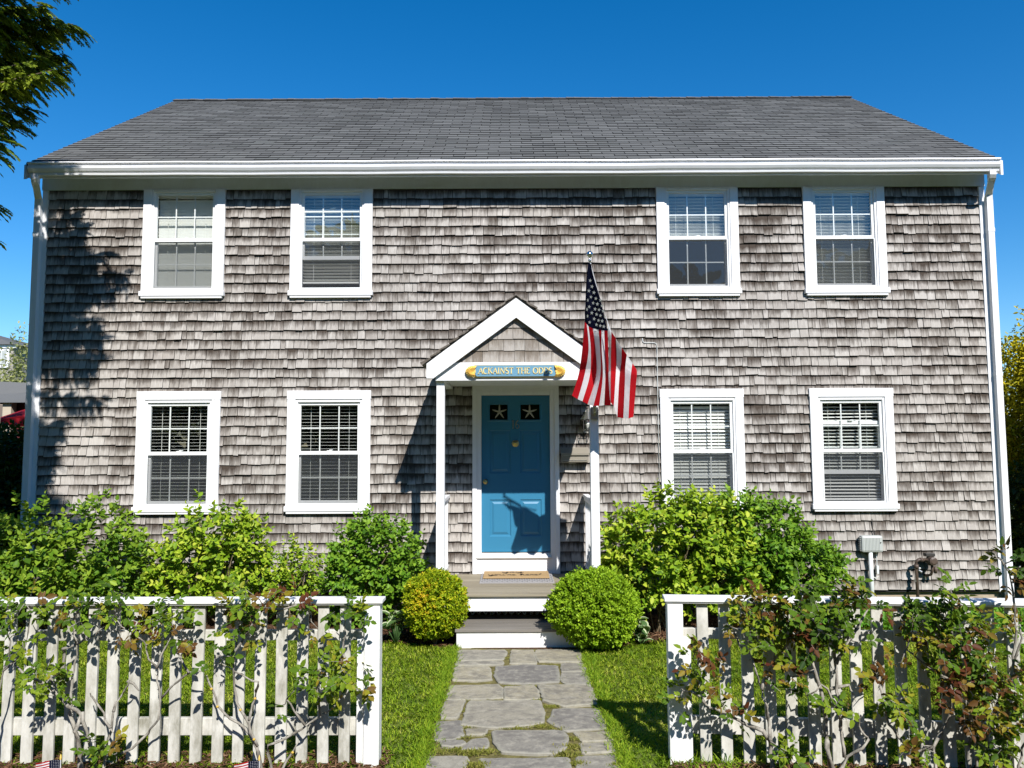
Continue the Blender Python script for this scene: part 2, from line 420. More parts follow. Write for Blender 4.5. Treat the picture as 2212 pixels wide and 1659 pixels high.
# ------------------------------------------------------------------ ground and setting
def sheet(name, pts, z, mat, thick=0):
    b = MB(); b.face([(x, y, z) for x, y in pts]); return tag(b.build(name, mat), kind='structure')
sheet('ground', [(-900, -900), (900, -900), (900, 900), (-900, 900)], -.012, M['earth'])
sheet('street', [(-80, -9.5), (80, -9.5), (80, -1.5), (-80, -1.5)], -.008, M['asphalt'])
BND = [(-9.0, 9.1), (-5.75, 8.97), (-2.14, 8.90), (-1.40, 8.57), (-.63, 8.33), (.72, 8.21), (1.67, 8.57), (2.04, 8.83), (3.0, 9.05), (9.0, 9.3)]
def bnd(x): return float(np.interp(x, [p[0] for p in BND], [p[1] for p in BND]))
sheet('lawn', [(-9, 3.6), (9, 3.6), (9, 9.3)] + BND[::-1][1:], -.004, M['lawn_ground'])
b = MB()
xs = np.linspace(-9, 9, 61)
for x0, x1 in zip(xs[:-1], xs[1:]):
    w = lambda x: bnd(x) + .03*math.sin(x*9)
    b.face([(x0, w(x0), .004), (x1, w(x1), .004), (x1, 10.2, .03), (x0, 10.2, .03)])
b.face([(-9, 3.6, .006), (-.80, 3.6, .006), (-.80, 5.18, .006), (-9, 5.36, .006)])
b.face([(1.02, 3.6, .006), (9, 3.6, .006), (9, 4.9, .006), (1.02, 5.3, .006)])
tag(b.build('mulch_bed', M['mulch_ground']), kind='structure')

# mulch chips: nobody could count them
def scatter_chips(name, regions, n):
    P = []
    while len(P) < n:
        x0, x1, y0, y1 = R.choice(regions); x = R.uniform(x0, x1); y = R.uniform(y0, y1)
        if y0 > 6 and -.66 < x < .78: continue
        if y0 > 6 and y < bnd(x) - .05*R.random(): continue
        P.append((x, y, R.uniform(.008, .03)))
    P = np.array(P); k = len(P)
    a = NR.uniform(0, 6.28, k); D = np.stack([np.cos(a), np.sin(a), NR.normal(0, .25, k)], 1); D = unit(D)
    N = unit(np.stack([NR.normal(0, .35, k), NR.normal(0, .35, k), np.ones(k)], 1)); S = unit(np.cross(D, N))
    L = NR.uniform(.012, .038, k)[:, None]; W = NR.uniform(.004, .010, k)[:, None]
    V = np.stack([P-D*L-S*W, P+D*L-S*W*.7, P+D*L+S*W*.7, P-D*L+S*W, P-D*L-N*.006, P+D*L-N*.006], 1).reshape(-1, 3)
    q = (np.arange(k)*6)[:, None]
    F = np.concatenate([q+np.array([[0, 1, 2, 3]]), q+np.array([[0, 4, 5, 1]]), q+np.array([[3, 2, 5, 4]])], 1).reshape(-1, 4)
    c = np.repeat(np.stack([NR.beta(1.6, 2.2, k)]*3 + [np.ones(k)], 1), 3, axis=0)
    return mesh_np(name, V, F, M['chip'], c)
tag(scatter_chips('bark_mulch', [(-6.3, 6.5, 8.2, 10.0), (-1.9, 2.6, 8.2, 9.4), (-4.2, -.85, 4.6, 5.55), (1.05, 4.0, 4.5, 5.3)], 15000), 'loose reddish brown bark mulch spread over the planting beds', 'mulch', kind='stuff')

# stone path
Zc = lambda u, v: on((u/1.8433+1400)*.57604, (v/1.8433+2000)*.57604, 0.02)
STONES = [[(580,800),(915,800),(925,820),(895,865),(585,872)], [(955,800),(1105,800),(1130,895),(945,895)], [(1125,800),(1430,800),(1445,885),(1140,880),(1118,840)],
 [(572,882),(900,880),(895,903),(570,908)], [(565,920),(800,915),(815,950),(815,1005),(720,1015),(548,1010)], [(850,915),(1050,902),(1270,910),(1285,1020),(1050,1035),(870,1025),(838,975)],
 [(1300,895),(1450,893),(1470,945),(1300,950)], [(1300,957),(1480,952),(1500,1035),(1340,1035),(1290,1000)], [(530,1045),(870,1035),(890,1060),(890,1130),(500,1145)],
 [(905,1055),(1110,1045),(1145,1080),(1140,1140),(905,1145)], [(1140,1045),(1500,1042),(1550,1175),(1320,1195),(1180,1150)], [(495,1150),(640,1148),(580,1270),(465,1272)],
 [(660,1155),(1150,1150),(1180,1230),(1180,1300),(1100,1320),(850,1340),(610,1320)], [(1250,1205),(1550,1200),(1620,1340),(1330,1355),(1210,1290)], [(440,1295),(600,1285),(625,1390),(560,1415),(420,1420)],
 [(640,1345),(790,1345),(770,1380),(650,1385)], [(460,1430),(620,1425),(640,1450),(560,1470),(480,1465)], [(680,1415),(780,1405),(800,1470),(600,1490)],
 [(820,1360),(1300,1360),(1345,1400),(1330,1480),(1250,1520),(900,1510),(830,1440)], [(1380,1365),(1630,1360),(1650,1420),(1450,1430)], [(1425,1445),(1650,1440),(1680,1500),(1450,1510)],
 [(380,1535),(640,1530),(660,1560),(620,1640),(350,1640)], [(730,1555),(1350,1545),(1370,1640),(800,1640)], [(1400,1530),(1680,1520),(1730,1640),(1420,1640)],
 [(330,1660),(900,1660),(900,1800),(250,1800)], [(930,1660),(1730,1660),(1800,1800),(930,1800)]]
path = MB()
for st in STONES:
    pts = [Zc(*p) for p in st]
    c = sum(pts, Vector())/len(pts)
    sub = []
    for i, p in enumerate(pts):                          # rounded, uneven outline
        q = pts[(i+1) % len(pts)]
        n = max(3, int((q-p).length/.045))
        for k in range(n):
            t = (k+.25+.5*(k/max(1, n-1)))/n
            w_ = p.lerp(q, t); sub.append(w_ + (w_-c).normalized()*.009 + Vector((R.uniform(-1, 1), R.uniform(-1, 1), 0))*.007)
    r1, r2 = R.random(), R.random(); h = R.uniform(.012, .022)
    n = len(sub)
    outer = [Vector((p.x, p.y, -.01)) for p in sub]; rim = [Vector((p.x, p.y, h-.006)) for p in sub]
    inn = [c + (p-c)*(1-.012/max(.06, (p-c).length)) for p in sub]; inn = [Vector((p.x, p.y, h)) for p in inn]
    inn2 = [c + (p-c)*.72 for p in sub]; inn2 = [Vector((p.x, p.y, h+.001)) for p in inn2]
    for i in range(n):
        j = (i+1) % n
        path.face([outer[i], outer[j], rim[j], rim[i]], 0, (r1, r2, 1, 1))
        path.face([rim[i], rim[j], inn[j], inn[i]], 0, (r1, r2, 1, 1))
        path.face([inn[i], inn[j], inn2[j], inn2[i]], 0, [(r1, r2, .8, 1), (r1, r2, .8, 1), (r1, r2, 0, 1), (r1, r2, 0, 1)])
    path.face(inn2, 0, (r1, r2, 0, 1))
L0, L1 = Zc(560, 795), Zc(1445, 795)
path.face([(-.63, 3.6, .0), (.75, 3.6, .0), (.75, 8.32, .0), (-.63, 8.32, .0)], 1)
tag(path.build('path', [M['stone'], M['soil']]), kind='structure')

# ------------------------------------------------------------------ the house
house = thing('shingle_house', 'two storey grey cedar shingled house with white trim, blue door and dark gable roof', 'house', (0.03, 10.0, 0))
WX0, WX1, WY, WZ0, WZ1 = -6.14, 6.20, 10.0, .275, 5.535
EXP = 5.255/42
WIN = [(-4.325, 0), (-2.375, 0), (2.46, 0), (4.40, 0)]
openings = []
for xc, _ in WIN:
    openings.append((xc-.53, xc+.53, 4.12, 5.60)); openings.append((xc-.53, xc+.53, 1.32, 2.84))
openings.append((-.505, .59, .45, 2.90))
def rect_sub(rects, holes):
    for hx0, hx1, hz0, hz1 in holes:
        out = []
        for x0, x1, z0, z1 in rects:
            if hx0 >= x1 or hx1 <= x0 or hz0 >= z1 or hz1 <= z0: out.append((x0, x1, z0, z1)); continue
            if hx0 > x0: out.append((x0, hx0, z0, z1))
            if hx1 < x1: out.append((hx1, x1, z0, z1))
            a, c = max(x0, hx0), min(x1, hx1)
            if hz0 > z0: out.append((a, c, z0, hz0))
            if hz1 < z1: out.append((a, c, hz1, z1))
        rects = out
    return rects
wall = MB()
for x0, x1, z0, z1 in rect_sub([(WX0-.06, WX1+.06, .24, 5.95)], openings):      # sheathing behind the shingles
    wall.face([(x0, WY+.004, z0), (x1, WY+.004, z0), (x1, WY+.004, z1), (x0, WY+.004, z1)], 1, (.9, .9, 1, 1))
def shingle(mb, x0, x1, zb, zt, yb, yt, c0, c1, v0, v1, sk=0, m=0):
    # one tapered shingle, butt thickness yb..WY, colour channel B runs up the exposed height
    A = (x0, yb, zb-sk); B_ = (x1, yb, zb+sk); C_ = (x1, yt, zt); D_ = (x0, yt, zt)
    lo = (c0, c1, v0, 1); hi = (c0, c1, v1, 1)
    mb.face([A, B_, C_, D_], m, [lo, lo, hi, hi])
    dk = (c0, c1, .9, 1)
    mb.face([(x0, WY+.003, zb-sk), (x1, WY+.003, zb+sk), B_, A], m, dk)
    mb.face([(x0, WY+.003, zb-sk), A, D_, (x0, WY+.003, zt)], m, dk)
    mb.face([B_, (x1, WY+.003, zb+sk), (x1, WY+.003, zt), C_], m, dk)
for r in range(42):
    zb = WZ0 + r*EXP; x = WX0
    rowj = R.uniform(-.004, .004)
    while x < WX1 - .01:
        w = min(max(R.gauss(.125, .042), .06), .25)
        if WX1 - (x+w) < .06: w = WX1 - x
        x1 = x + w; g = R.uniform(.0016, .0042)
        jz = rowj + R.gauss(0, .0035) + .006*math.sin(x*.9+r*1.7)*.5
        if R.random() < .05: jz -= R.uniform(.004, .014)
        th = R.uniform(.019, .029) + (R.uniform(.004, .009) if R.random() < .08 else 0)
        c0, c1 = R.random(), R.random(); sk = R.gauss(0, .0018)
        z0, z1 = zb + jz, min(zb + EXP + .022, 5.62)
        pcs = rect_sub([(x+g, x1-g, z0, z1)], openings)
        for a, b_, p, q in pcs:
            if b_-a < .008 or q-p < .01: continue
            ty = lambda z: WY - th*(1 - (z-z0)/(z1-z0)) - .001
            shingle(wall, a, b_, p, q, ty(p), ty(q), c0, c1, (p-z0)/EXP, (q-z0)/EXP, sk if p == z0 else 0)
        x = x1
for sx in (WX0-.06, WX1+.06):                                            # gable ends and back
    s = -1 if sx < 0 else 1
    pts = [(sx, WY+.03, .2), (sx, 17.8, .2), (sx, 17.8, 5.85), (sx, 13.9, 8.42), (sx, WY+.03, 5.85)]
    wall.face(pts if s < 0 else pts[::-1], 0, (.5, .5, .3, 1))
wall.face([(WX1, 17.8, .2), (WX0, 17.8, .2), (WX0, 17.8, 5.8), (WX1, 17.8, 5.8)], 0, (.5, .5, .3, 1))
wall.build('shingle_wall', [M['shingle'], M['dark_gap']], house)
b = MB(); b.box(WX0-.03, WX1+.03, WY+.05, 17.75, -.2, .28); b.build('foundation', M['concrete'], house)
# corner boards, frieze, soffit
for x0, x1 in ((WX0-.075, WX0-.002), (WX1+.002, WX1+.075)):
    b = MB(); b.box(x0, x1, WY-.028, WY+.03, .24, 5.53); b.build('corner_board', M['white'], house, bevel=.003)
b = MB(); b.box(WX0-.09, WX1+.09, WY-.024, WY+.02, 5.537, 5.735); b.build('frieze_board', M['frieze'], house, bevel=.003)
b = MB(); b.box(-6.22, 6.28, 9.715, WY+.02, 5.737, 5.757); b.box(-6.22, 6.28, 9.69, 9.712, 5.60, 5.757); b.build('soffit', M['white'], house)
# roof: two slopes, the front one laid in real tabs
EY, EZ, RY, RZ = 9.655, 5.775, 13.9, 8.575
RX0, RX1 = -6.25, 6.315
sl = math.hypot(RY-EY, RZ-EZ); dy, dz = (RY-EY)/sl, (RZ-EZ)/sl
roof = MB()
roof.hexa([(RX0+.01, EY, EZ-.06), (RX1-.01, EY, EZ-.06), (RX1-.01, RY, RZ-.06), (RX0+.01, RY, RZ-.06)], [(RX0+.01, EY, EZ-.004), (RX1-.01, EY, EZ-.004), (RX1-.01, RY, RZ-.004), (RX0+.01, RY, RZ-.004)], 1)
roof.hexa([(RX0, RY, RZ-.06), (RX1, RY, RZ-.06), (RX1, 2*RY-EY, EZ-.06), (RX0, 2*RY-EY, EZ-.06)], [(RX0, RY, RZ), (RX1, RY, RZ), (RX1, 2*RY-EY, EZ), (RX0, 2*RY-EY, EZ)], 0)
nrow = 38; ex = sl/nrow
def RP(x, s, h): return (x, EY + dy*s - dz*h, EZ + dz*s + dy*h)
for r in range(nrow):
    s0 = r*ex; x = RX0 - (r % 2)*.15 - R.uniform(0, .03); sag = R.gauss(0, .0015)
    while x < RX1:
        w = .305; a, c_ = max(x, RX0), min(x+w, RX1)
        if c_-a > .02:
            cc = (R.random(), R.random(), 0, 1); h = .0125 + R.uniform(-.0025, .0035); j = R.gauss(0, .0025)+sag
            a2, c2 = a+.005, c_-.005
            p = [RP(a2, s0+j, h), RP(c2, s0+j+R.gauss(0, .001), h), RP(c2, s0+ex+.006, .003), RP(a2, s0+ex+.006, .003)]
            roof.face(p, 0, cc)
            roof.face([RP(a2, s0+j, -.003), RP(c2, s0+j, -.003), p[1], p[0]], 1, cc)
            roof.face([RP(a2, s0+j, -.003), p[0], p[3]], 1, cc); roof.face([RP(c2, s0+j, -.003), p[2], p[1]], 1, cc)
        x += w
roof.build('roof', [M['roof'], M['dark_gap']], house)
b = MB(); x = RX0                                                           # ridge caps
while x < RX1-.02:
    x2 = min(x+.14, RX1); k = .022+R.uniform(-.004, .006)
    cc = (R.random(), R.random(), 0, 1)
    b.face([(x, RY-.14, RZ-.075+k), (x2+.02, RY-.14, RZ-.08+k), (x2+.02, RY, RZ+k), (x, RY, RZ+k+.006)], 0, cc)
    b.face([(x, RY, RZ+k+.006), (x2+.02, RY, RZ+k), (x2+.02, RY+.14, RZ-.08+k), (x, RY+.14, RZ-.075+k)], 0, cc)
    b.face([(x, RY-.14, RZ-.095+k), (x2, RY-.14, RZ-.095+k), (x2, RY-.14, RZ-.075+k), (x, RY-.14, RZ-.075+k)], 1, cc)
    x = x2
b.build('ridge_cap', [M['roof'], M['dark_gap']], house)
for s, x0, x1 in ((-1, RX0-.02, RX0+.012), (1, RX1-.012, RX1+.02)):            # rake boards on the gable ends
    b = MB()
    b.prism([(EY, EZ-.20), (RY, RZ-.17), (RY, RZ-.012), (EY, EZ-.012)], lambda p, q, t: (t, p, q), x0, x1)
    b.build('rake_board', M['white'], house)
# gutter (ogee) and downspouts
GX0, GX1 = -6.20, 6.275
prof = [(9.688, 5.622), (9.688, 5.778), (9.590, 5.780), (9.587, 5.764), (9.616, 5.758), (9.618, 5.738), (9.600, 5.728), (9.602, 5.700), (9.622, 5.668), (9.650, 5.648), (9.640, 5.640), (9.645, 5.622)]
b = MB(); n = 26
for i in range(n):
    xa, xb = GX0+(GX1-GX0)*i/n, GX0+(GX1-GX0)*(i+1)/n
    wa, wb = [.002*math.sin(i_*1.9)+.0018*math.sin(i_*.7) if 0 < i_ < n else 0 for i_ in (i, i+1)]
    k = len(prof)
    for q in range(k):
        p0, p1 = prof[q], prof[(q+1) % k]
        b.face([(xa, p0[0], p0[1]+wa), (xa, p1[0], p1[1]+wa), (xb, p1[0], p1[1]+wb), (xb, p0[0], p0[1]+wb)])
for xx, rv in ((GX0, 1), (GX1, 0)):
    pts = [(xx, p, q) for p, q in prof]; b.face(pts[::-1] if rv else pts)
gut = b.build('gutter', M['white'], house)
def downspout(xg, xd, zbot, s):
    b = MB(); hw, hd = .040, .033; yd = WY-.066
    def ring(x, y, z, tx, ty): return [(x-hw, y-hd*tx, z-hd*ty), (x+hw, y-hd*tx, z-hd*ty), (x+hw, y+hd*tx, z+hd*ty), (x-hw, y+hd*tx, z+hd*ty)]
    P = [(xg, 9.665, 5.63, 1, 0), (xg, 9.665, 5.575, 1, 0), (xg+(xd-xg)*.12, 9.69, 5.52, .85, -.5), (xg+(xd-xg)*.45, 9.79, 5.455, .7, -.75), (xg+(xd-xg)*.9, yd-.02, 5.375, .85, -.5), (xd, yd, 5.32, 1, 0), (xd, yd, zbot, 1, 0)]
    rs = [ring(*p) for p in P]
    for r0, r1 in zip(rs[:-1], rs[1:]):
        for i in range(4):
            j = (i+1) % 4; b.face([r0[j], r0[i], r1[i], r1[j]])
    b.face(rs[-1])
    o = b.build('downspout', M['white'], house)
    for zz in (4.9, 3.0):
        c = MB(); c.box(xd-hw-.004, xd+hw+.004, yd-hd-.004, yd+hd+.03, zz, zz+.05); c.build('strap', M['white'], o)
    for k in (-.02, .02):
        pass
    return o
downspout(-6.125, -6.235, .15, -1)
downspout(6.19, 6.30, .02, 1)

# windows
def window(xc, upper, tilt, bl_bot=None, raise_=0.0, seed=0, screen=True):
    if upper: zs0, zs1, ztop, zm, zb = 4.10, 4.165, 5.535, 4.855, 4.195
    else: zs0, zs1, ztop, zm, zb = 1.30, 1.365, 2.74, 2.045, 1.385
    b = MB()
    zc = 5.534 if upper else 2.739
    for s in (-1, 1):                                      # side casings
        x0, x1 = sorted((xc+s*.54, xc+s*.432)); b.box(x0, x1, 9.952, 10.03, zs1+.001, zc)
    if not upper: b.box(xc-.545, xc+.545, 9.950, 10.03, 2.741, 2.852)
    fr = ztop-.038
    for s in (-1, 1):                                      # vinyl frame
        x0, x1 = sorted((xc+s*.431, xc+s*.404)); b.box(x0, x1, 9.964, 10.09, zs1+.001, ztop-.001)
        x0, x1 = sorted((xc+s*.4035, xc+s*.398)); b.box(x0, x1, 9.978, 10.09, zb-.02, fr-.001)
    b.box(xc-.4035, xc+.4035, 9.962, 10.09, fr, ztop-.001)
    b.box(xc-.4035, xc+.4035, 9.966, 10.09, zs1+.001, zb-.012)
    w = b.build('window', M['white'], house, bevel=.003)
    b = MB(); b.box(xc-.555, xc+.555, 9.925, 10.02, zs0, zs1); b.box(xc-.53, xc+.53, 9.935, 10.0, zs0-.03, zs0-.001); b.build('sill', M['white'], w, bevel=.004)
    gz = []
    for up in (True, False):
        y0 = 9.986 if up else 10.026; dzz = 0 if up else raise_
        a, t = (zm-.02, fr-.002) if up else (zb+dzz, zm+.025+dzz)
        hw = .397; st = .028
        b = MB()
        b.box(xc-hw, xc-hw+st, y0, y0+.032, a, t); b.box(xc+hw-st, xc+hw, y0, y0+.032, a, t)
        b.box(xc-hw+st, xc+hw-st, y0+.001, y0+.031, t-(.034 if up else .045), t)
        b.box(xc-hw+st, xc+hw-st, y0+.001, y0+.031, a, a+(.045 if up else .05))
        ga, gt = a+(.045 if up else .05), t-(.034 if up else .045)
        for k in (-1, 1): b.box(xc+k*(hw-st)/3-.0075, xc+k*(hw-st)/3+.0075, y0+.018, y0+.027, ga, gt)
        zz = (ga+gt)/2
        for k in range(3):
            xa = xc-(hw-st)+k*2*(hw-st)/3; b.box(xa+.007, xa+2*(hw-st)/3-.007, y0+.0185, y0+.0265, zz-.0075, zz+.0075)
        sh = b.build('sash', M['vinyl'], w)
        b = MB(); yp = y0+.016
        b.face([(xc-hw+st, yp, ga), (xc+hw-st, yp, ga), (xc+hw-st, yp, gt), (xc-hw+st, yp, gt)]); b.build('pane', M['glass'], w)
        if not up:
            b = MB(); b.box(xc-.03, xc+.03, y0-.022, y0+.03, t+.001, t+.008); b.box(xc+.0, xc+.045, y0-.012, y0+.01, t+.009, t+.018); b.build('sash_lock', M['vinyl'], w)
    if screen:
        b = MB(); a, t = zb-.008, zm-.022; hw = .397
        yy = 9.970
        b.box(xc-hw, xc-hw+.014, yy, yy+.012, a, t); b.box(xc+hw-.014, xc+hw, yy, yy+.012, a, t); b.box(xc-hw+.014, xc+hw-.014, yy, yy+.012, a, a+.022)
        b.face([(xc-hw+.014, yy+.006, a+.022), (xc+hw-.014, yy+.006, a+.022), (xc+hw-.014, yy+.006, t), (xc-hw+.014, yy+.006, t)], 1)
        b.build('screen', [M['vinyl'], M['screen']], w)
    # blind
    rr = random.Random(seed); b = MB(); yb = 10.115; bw = .40
    z = fr-.045; bot = (bl_bot if bl_bot is not None else zb+.05)
    b.box(xc-bw, xc+bw, yb-.025, yb+.025, z, z+.045)
    while z - .043 > bot:
        z -= .043; tl = rad(tilt + rr.uniform(-1.2, 1.2)); c, s = math.cos(tl)*.025, math.sin(tl)*.025; sk = rr.gauss(0, .0012)
        lo = [(xc-bw, yb-c, z-s-sk), (xc+bw, yb-c, z-s+sk), (xc+bw, yb+c, z+s+sk), (xc-bw, yb+c, z+s-sk)]
        b.hexa(lo, [(p, q, r+.002) for p, q, r in lo])
    b.box(xc-bw, xc+bw, yb-.02, yb+.02, bot-.03, bot-.008)
    for k in (-.26, .24):
        b.box(xc+k-.0018, xc+k+.0018, yb-.029, yb-.027, bot, fr-.045)
    b.build('blind', M['blind'], w)
    b = MB(); x0, x1, y0, y1, z0, z1 = xc-.46, xc+.46, 10.10, 11.5, zb-.08, ztop+.03
    b.face([(x0, y1, z0), (x1, y1, z0), (x1, y1, z1), (x0, y1, z1)]); b.face([(x0, y0, z0), (x0, y1, z0), (x0, y1, z1), (x0, y0, z1)])
    b.face([(x1, y1, z0), (x1, y0, z0), (x1, y0, z1), (x1, y1, z1)]); b.face([(x0, y0, z0), (x1, y0, z0), (x1, y1, z0), (x0, y1, z0)])
    b.face([(x0, y0, z1), (x0, y1, z1), (x1, y1, z1), (x1, y0, z1)])
    b.build('room_interior', M['room'], w)
    return w
window(WIN[0][0], True, -72, None, 0, 1)
window(WIN[1][0], True, -20, 4.32, .40, 2)
window(WIN[2][0], True, -30, 4.90, 0, 3)
window(WIN[3][0], True, -32, None, 0, 4)
window(WIN[0][0], False, 0, None, 0, 5)
window(WIN[1][0], False, -1, None, 0, 6)
window(WIN[2][0], False, 44, None, 0, 7)
window(WIN[3][0], False, 20, None, .36, 8)

# door
DX0, DX1, DZ0, DZ1 = -.399, .488, .77, 2.778
b = MB()
b.box(-.515, -.455, 9.945, 10.04, .50, 2.86); b.box(.545, .605, 9.945, 10.04, .50, 2.86); b.box(-.515, .605, 9.943, 10.04, 2.861, 2.925)
b.box(-.4545, -.400, 9.962, 10.06, .695, 2.835); b.box(.489, .5445, 9.962, 10.06, .695, 2.835); b.box(-.3995, .4885, 9.962, 10.06, 2.782, 2.835); b.box(-.4545, .5445, 9.965, 10.06, 2.836, 2.86)
b.box(-.4545, .5445, 9.957, 10.05, .50, .694)
b.build('door_casing', M['white'], house, bevel=.003)
b = MB(); b.hexa([(-.47, 9.93, .700), (.50, 9.93, .700), (.487, 10.05, .700), (-.399, 10.05, .700)], [(-.47, 9.93, .715), (.50, 9.93, .715), (.487, 10.05, .765), (-.399, 10.05, .765)]); b.build('threshold', M['white_rail'], house)
door = MB()
DY = 10.012
lites = [(-.302, -.050, 2.455, 2.672), (.100, .368, 2.455, 2.672)]
panels = [(-.295, -.02, 1.77, 2.33), (.10, .375, 1.77, 2.33), (-.295, -.02, .965, 1.435), (.10, .375, .965, 1.435)]
for x0, x1, z0, z1 in rect_sub([(DX0, DX1, DZ0, DZ1)], lites+panels):
    door.face([(x0, DY, z0), (x1, DY, z0), (x1, DY, z1), (x0, DY, z1)])
def ringf(mb, r0, y0, r1, y1):
    a = [(r0[0], y0, r0[2]), (r0[1], y0, r0[2]), (r0[1], y0, r0[3]), (r0[0], y0, r0[3])]
    c = [(r1[0], y1, r1[2]), (r1[1], y1, r1[2]), (r1[1], y1, r1[3]), (r1[0], y1, r1[3])]
    for i in range(4):
        j = (i+1) % 4; mb.face([a[i], a[j], c[j], c[i]])
    return c
ins = lambda r, d: (r[0]+d, r[1]-d, r[2]+d, r[3]-d)
for p in panels:
    ringf(door, p, DY, ins(p, .012), DY+.012); ringf(door, ins(p, .012), DY+.012, ins(p, .03), DY+.012)
    c = ringf(door, ins(p, .03), DY+.012, ins(p, .055), DY+.002); door.face(c)
for p in lites:
    ringf(door, (p[0]-.018, p[1]+.018, p[2]-.018, p[3]+.018), DY-.001, p, DY-.008); ringf(door, p, DY-.008, ins(p, .012), DY+.015)
d = door.build('door', M['door'], house)
for p in lites:
    b = MB(); q = ins(p, .012); b.face([(q[0], DY+.014, q[2]), (q[1], DY+.014, q[2]), (q[1], DY+.014, q[3]), (q[0], DY+.014, q[3])]); b.build('pane', M['glass'], d)
b = MB(); b.face([(DX0, 10.3, 2.3), (DX1, 10.3, 2.3), (DX1, 10.3, 2.8), (DX0, 10.3, 2.8)]); b.build('black_backing', M['room'], d)  # near-black sheet in place of the unlit space behind the panes
b = MB(); b.lathe((-.350, DY, 1.665), [(.034, 0), (.034, .006), (.014, .012), (.014, .035), (.026, .042), (.029, .056), (.022, .068), (.006, .071)], 18, 'y'); b.build('door_knob', M['brass'], d, True)
b = MB()                                                    # scallop shell knocker
pts = []
for k in range(19):
    a = rad(-30 + 240*k/18); r = .046*(1+.05*math.cos(k*math.pi)); pts.append((.041+r*math.cos(a)*1.0, 2.158-r*math.sin(a)))
hub = (.041, DY-.03, 2.165)
for (x0, z0), (x1, z1) in zip(pts[:-1], pts[1:]): b.face([hub, (x0, DY-.012, z0), (x1, DY-.012, z1)])
b.box(.008, .074, DY-.02, DY, 2.178, 2.196); b.build('door_knocker', M['brass'], d)
def stroke(mb, pts, w, fn, m=0, t=.006):                      # a flat raised stroke, fn(p, q, h) -> xyz ; w: widths
    ws = w if isinstance(w, (list, tuple)) else [w]*len(pts)
    P = [Vector(p) for p in pts]
    Ls, Rs = [], []
    for i, p in enumerate(P):
        dd = P[min(i+1, len(P)-1)] - P[max(i-1, 0)]
        dd = dd.normalized() if dd.length > 1e-9 else Vector((1, 0)); nn = Vector((-dd.y, dd.x))
        Ls.append(p+nn*ws[i]/2); Rs.append(p-nn*ws[i]/2)
    for i in range(len(P)-1):
        mb.hexa([fn(Rs[i].x, Rs[i].y, 0), fn(Rs[i+1].x, Rs[i+1].y, 0), fn(Ls[i+1].x, Ls[i+1].y, 0), fn(Ls[i].x, Ls[i].y, 0)], [fn(Rs[i].x, Rs[i].y, t), fn(Rs[i+1].x, Rs[i+1].y, t), fn(Ls[i+1].x, Ls[i+1].y, t), fn(Ls[i].x, Ls[i].y, t)], m)
def arc(cx, cy, rx, ry, a0, a1, n=12): return [(cx+rx*math.cos(rad(a0+(a1-a0)*i/n)), cy+ry*math.sin(rad(a0+(a1-a0)*i/n))) for i in range(n+1)]
b = MB(); fn = lambda p, q, h: (p, DY-.001-h, q)
stroke(b, [(.012, 2.456), (.012, 2.352)], .013, fn); stroke(b, [(-.004, 2.445), (.012, 2.456)], .008, fn); stroke(b, [(0, 2.353), (.024, 2.353)], .006, fn, 0, .0055)
stroke(b, arc(.066, 2.378, .021, .026, 0, 360, 18), .010, fn, 0, .005); stroke(b, arc(.088, 2.385, .042, .072, 180, 105, 9), [.013]*9+[.008], fn)
b.build('house_number', M['nickel'], d)

# porch: gable roof on two posts, railings, deck, steps
PFY = 8.60
b = MB()
apex = (.05, 3.80)
def gable_fn(p, q, t): return (p, t, q)
# rake boards (mitred at the apex), bargeboard plane proud of the gable wall
tl, tr = (-.955, 2.885), (1.055, 2.885)
for s, t in ((-1, tl), (1, tr)):
    poly = [(apex[0], 3.79), (apex[0], 3.565), (t[0]+(-s)*.075, t[1]-.002), (t[0]+(-s)*.0, t[1]), (t[0], t[1]+.165)]
    bb = MB(); bb.prism(poly if s > 0 else poly[::-1], gable_fn, 8.548, 8.588); bb.build('rake_board', M['white'], house, bevel=.002)
b = MB(); b.box(-.86, .96, 8.60, 8.66, 2.862, 3.066); b.box(-.86, -.77, 8.661, 10.0, 2.862, 3.066); b.box(.87, .96, 8.661, 10.0, 2.862, 3.066)
b.build('porch_beam', M['white'], house, bevel=.002)
b = MB(); b.box(-.769, .869, 8.661, 9.99, 2.90, 2.92); b.build('porch_ceiling', M['white'], house)
b = MB()
SL = (3.565-3.04)/(.05+.80)
gx = lambda z: (3.70-z)/((3.79-3.05)/(1.005))                # half width of the gable at height z
b.face([(-.95, 8.625, 3.05), (1.05, 8.625, 3.05), (.05, 8.625, 3.77)], 0, (.6, .6, .8, 1))
WYs = WY; WY = 8.622
z = 3.068; row = 0
while z < 3.7:
    hw = gx(z)+.02; x = .05-hw + (.03 if row % 2 else 0)
    while x < .05+hw:
        w = R.uniform(.10, .19); x1 = min(x+w, .05+hw); zt = min(z+.137, 3.70); th = R.uniform(.012, .017); c0, c1 = R.random(), R.random()
        shingle(b, x+.002, x1-.002, z+R.gauss(0, .002), z+.15, WY-th, WY-.002, c0, c1, 0, 1)
        x = x1
    z += .131; row += 1
WY = WYs
b.build('gable_shingles', M['shingle_gable'], house)
b = MB()                                                     # cedar roof with visible shingle butts along the rake
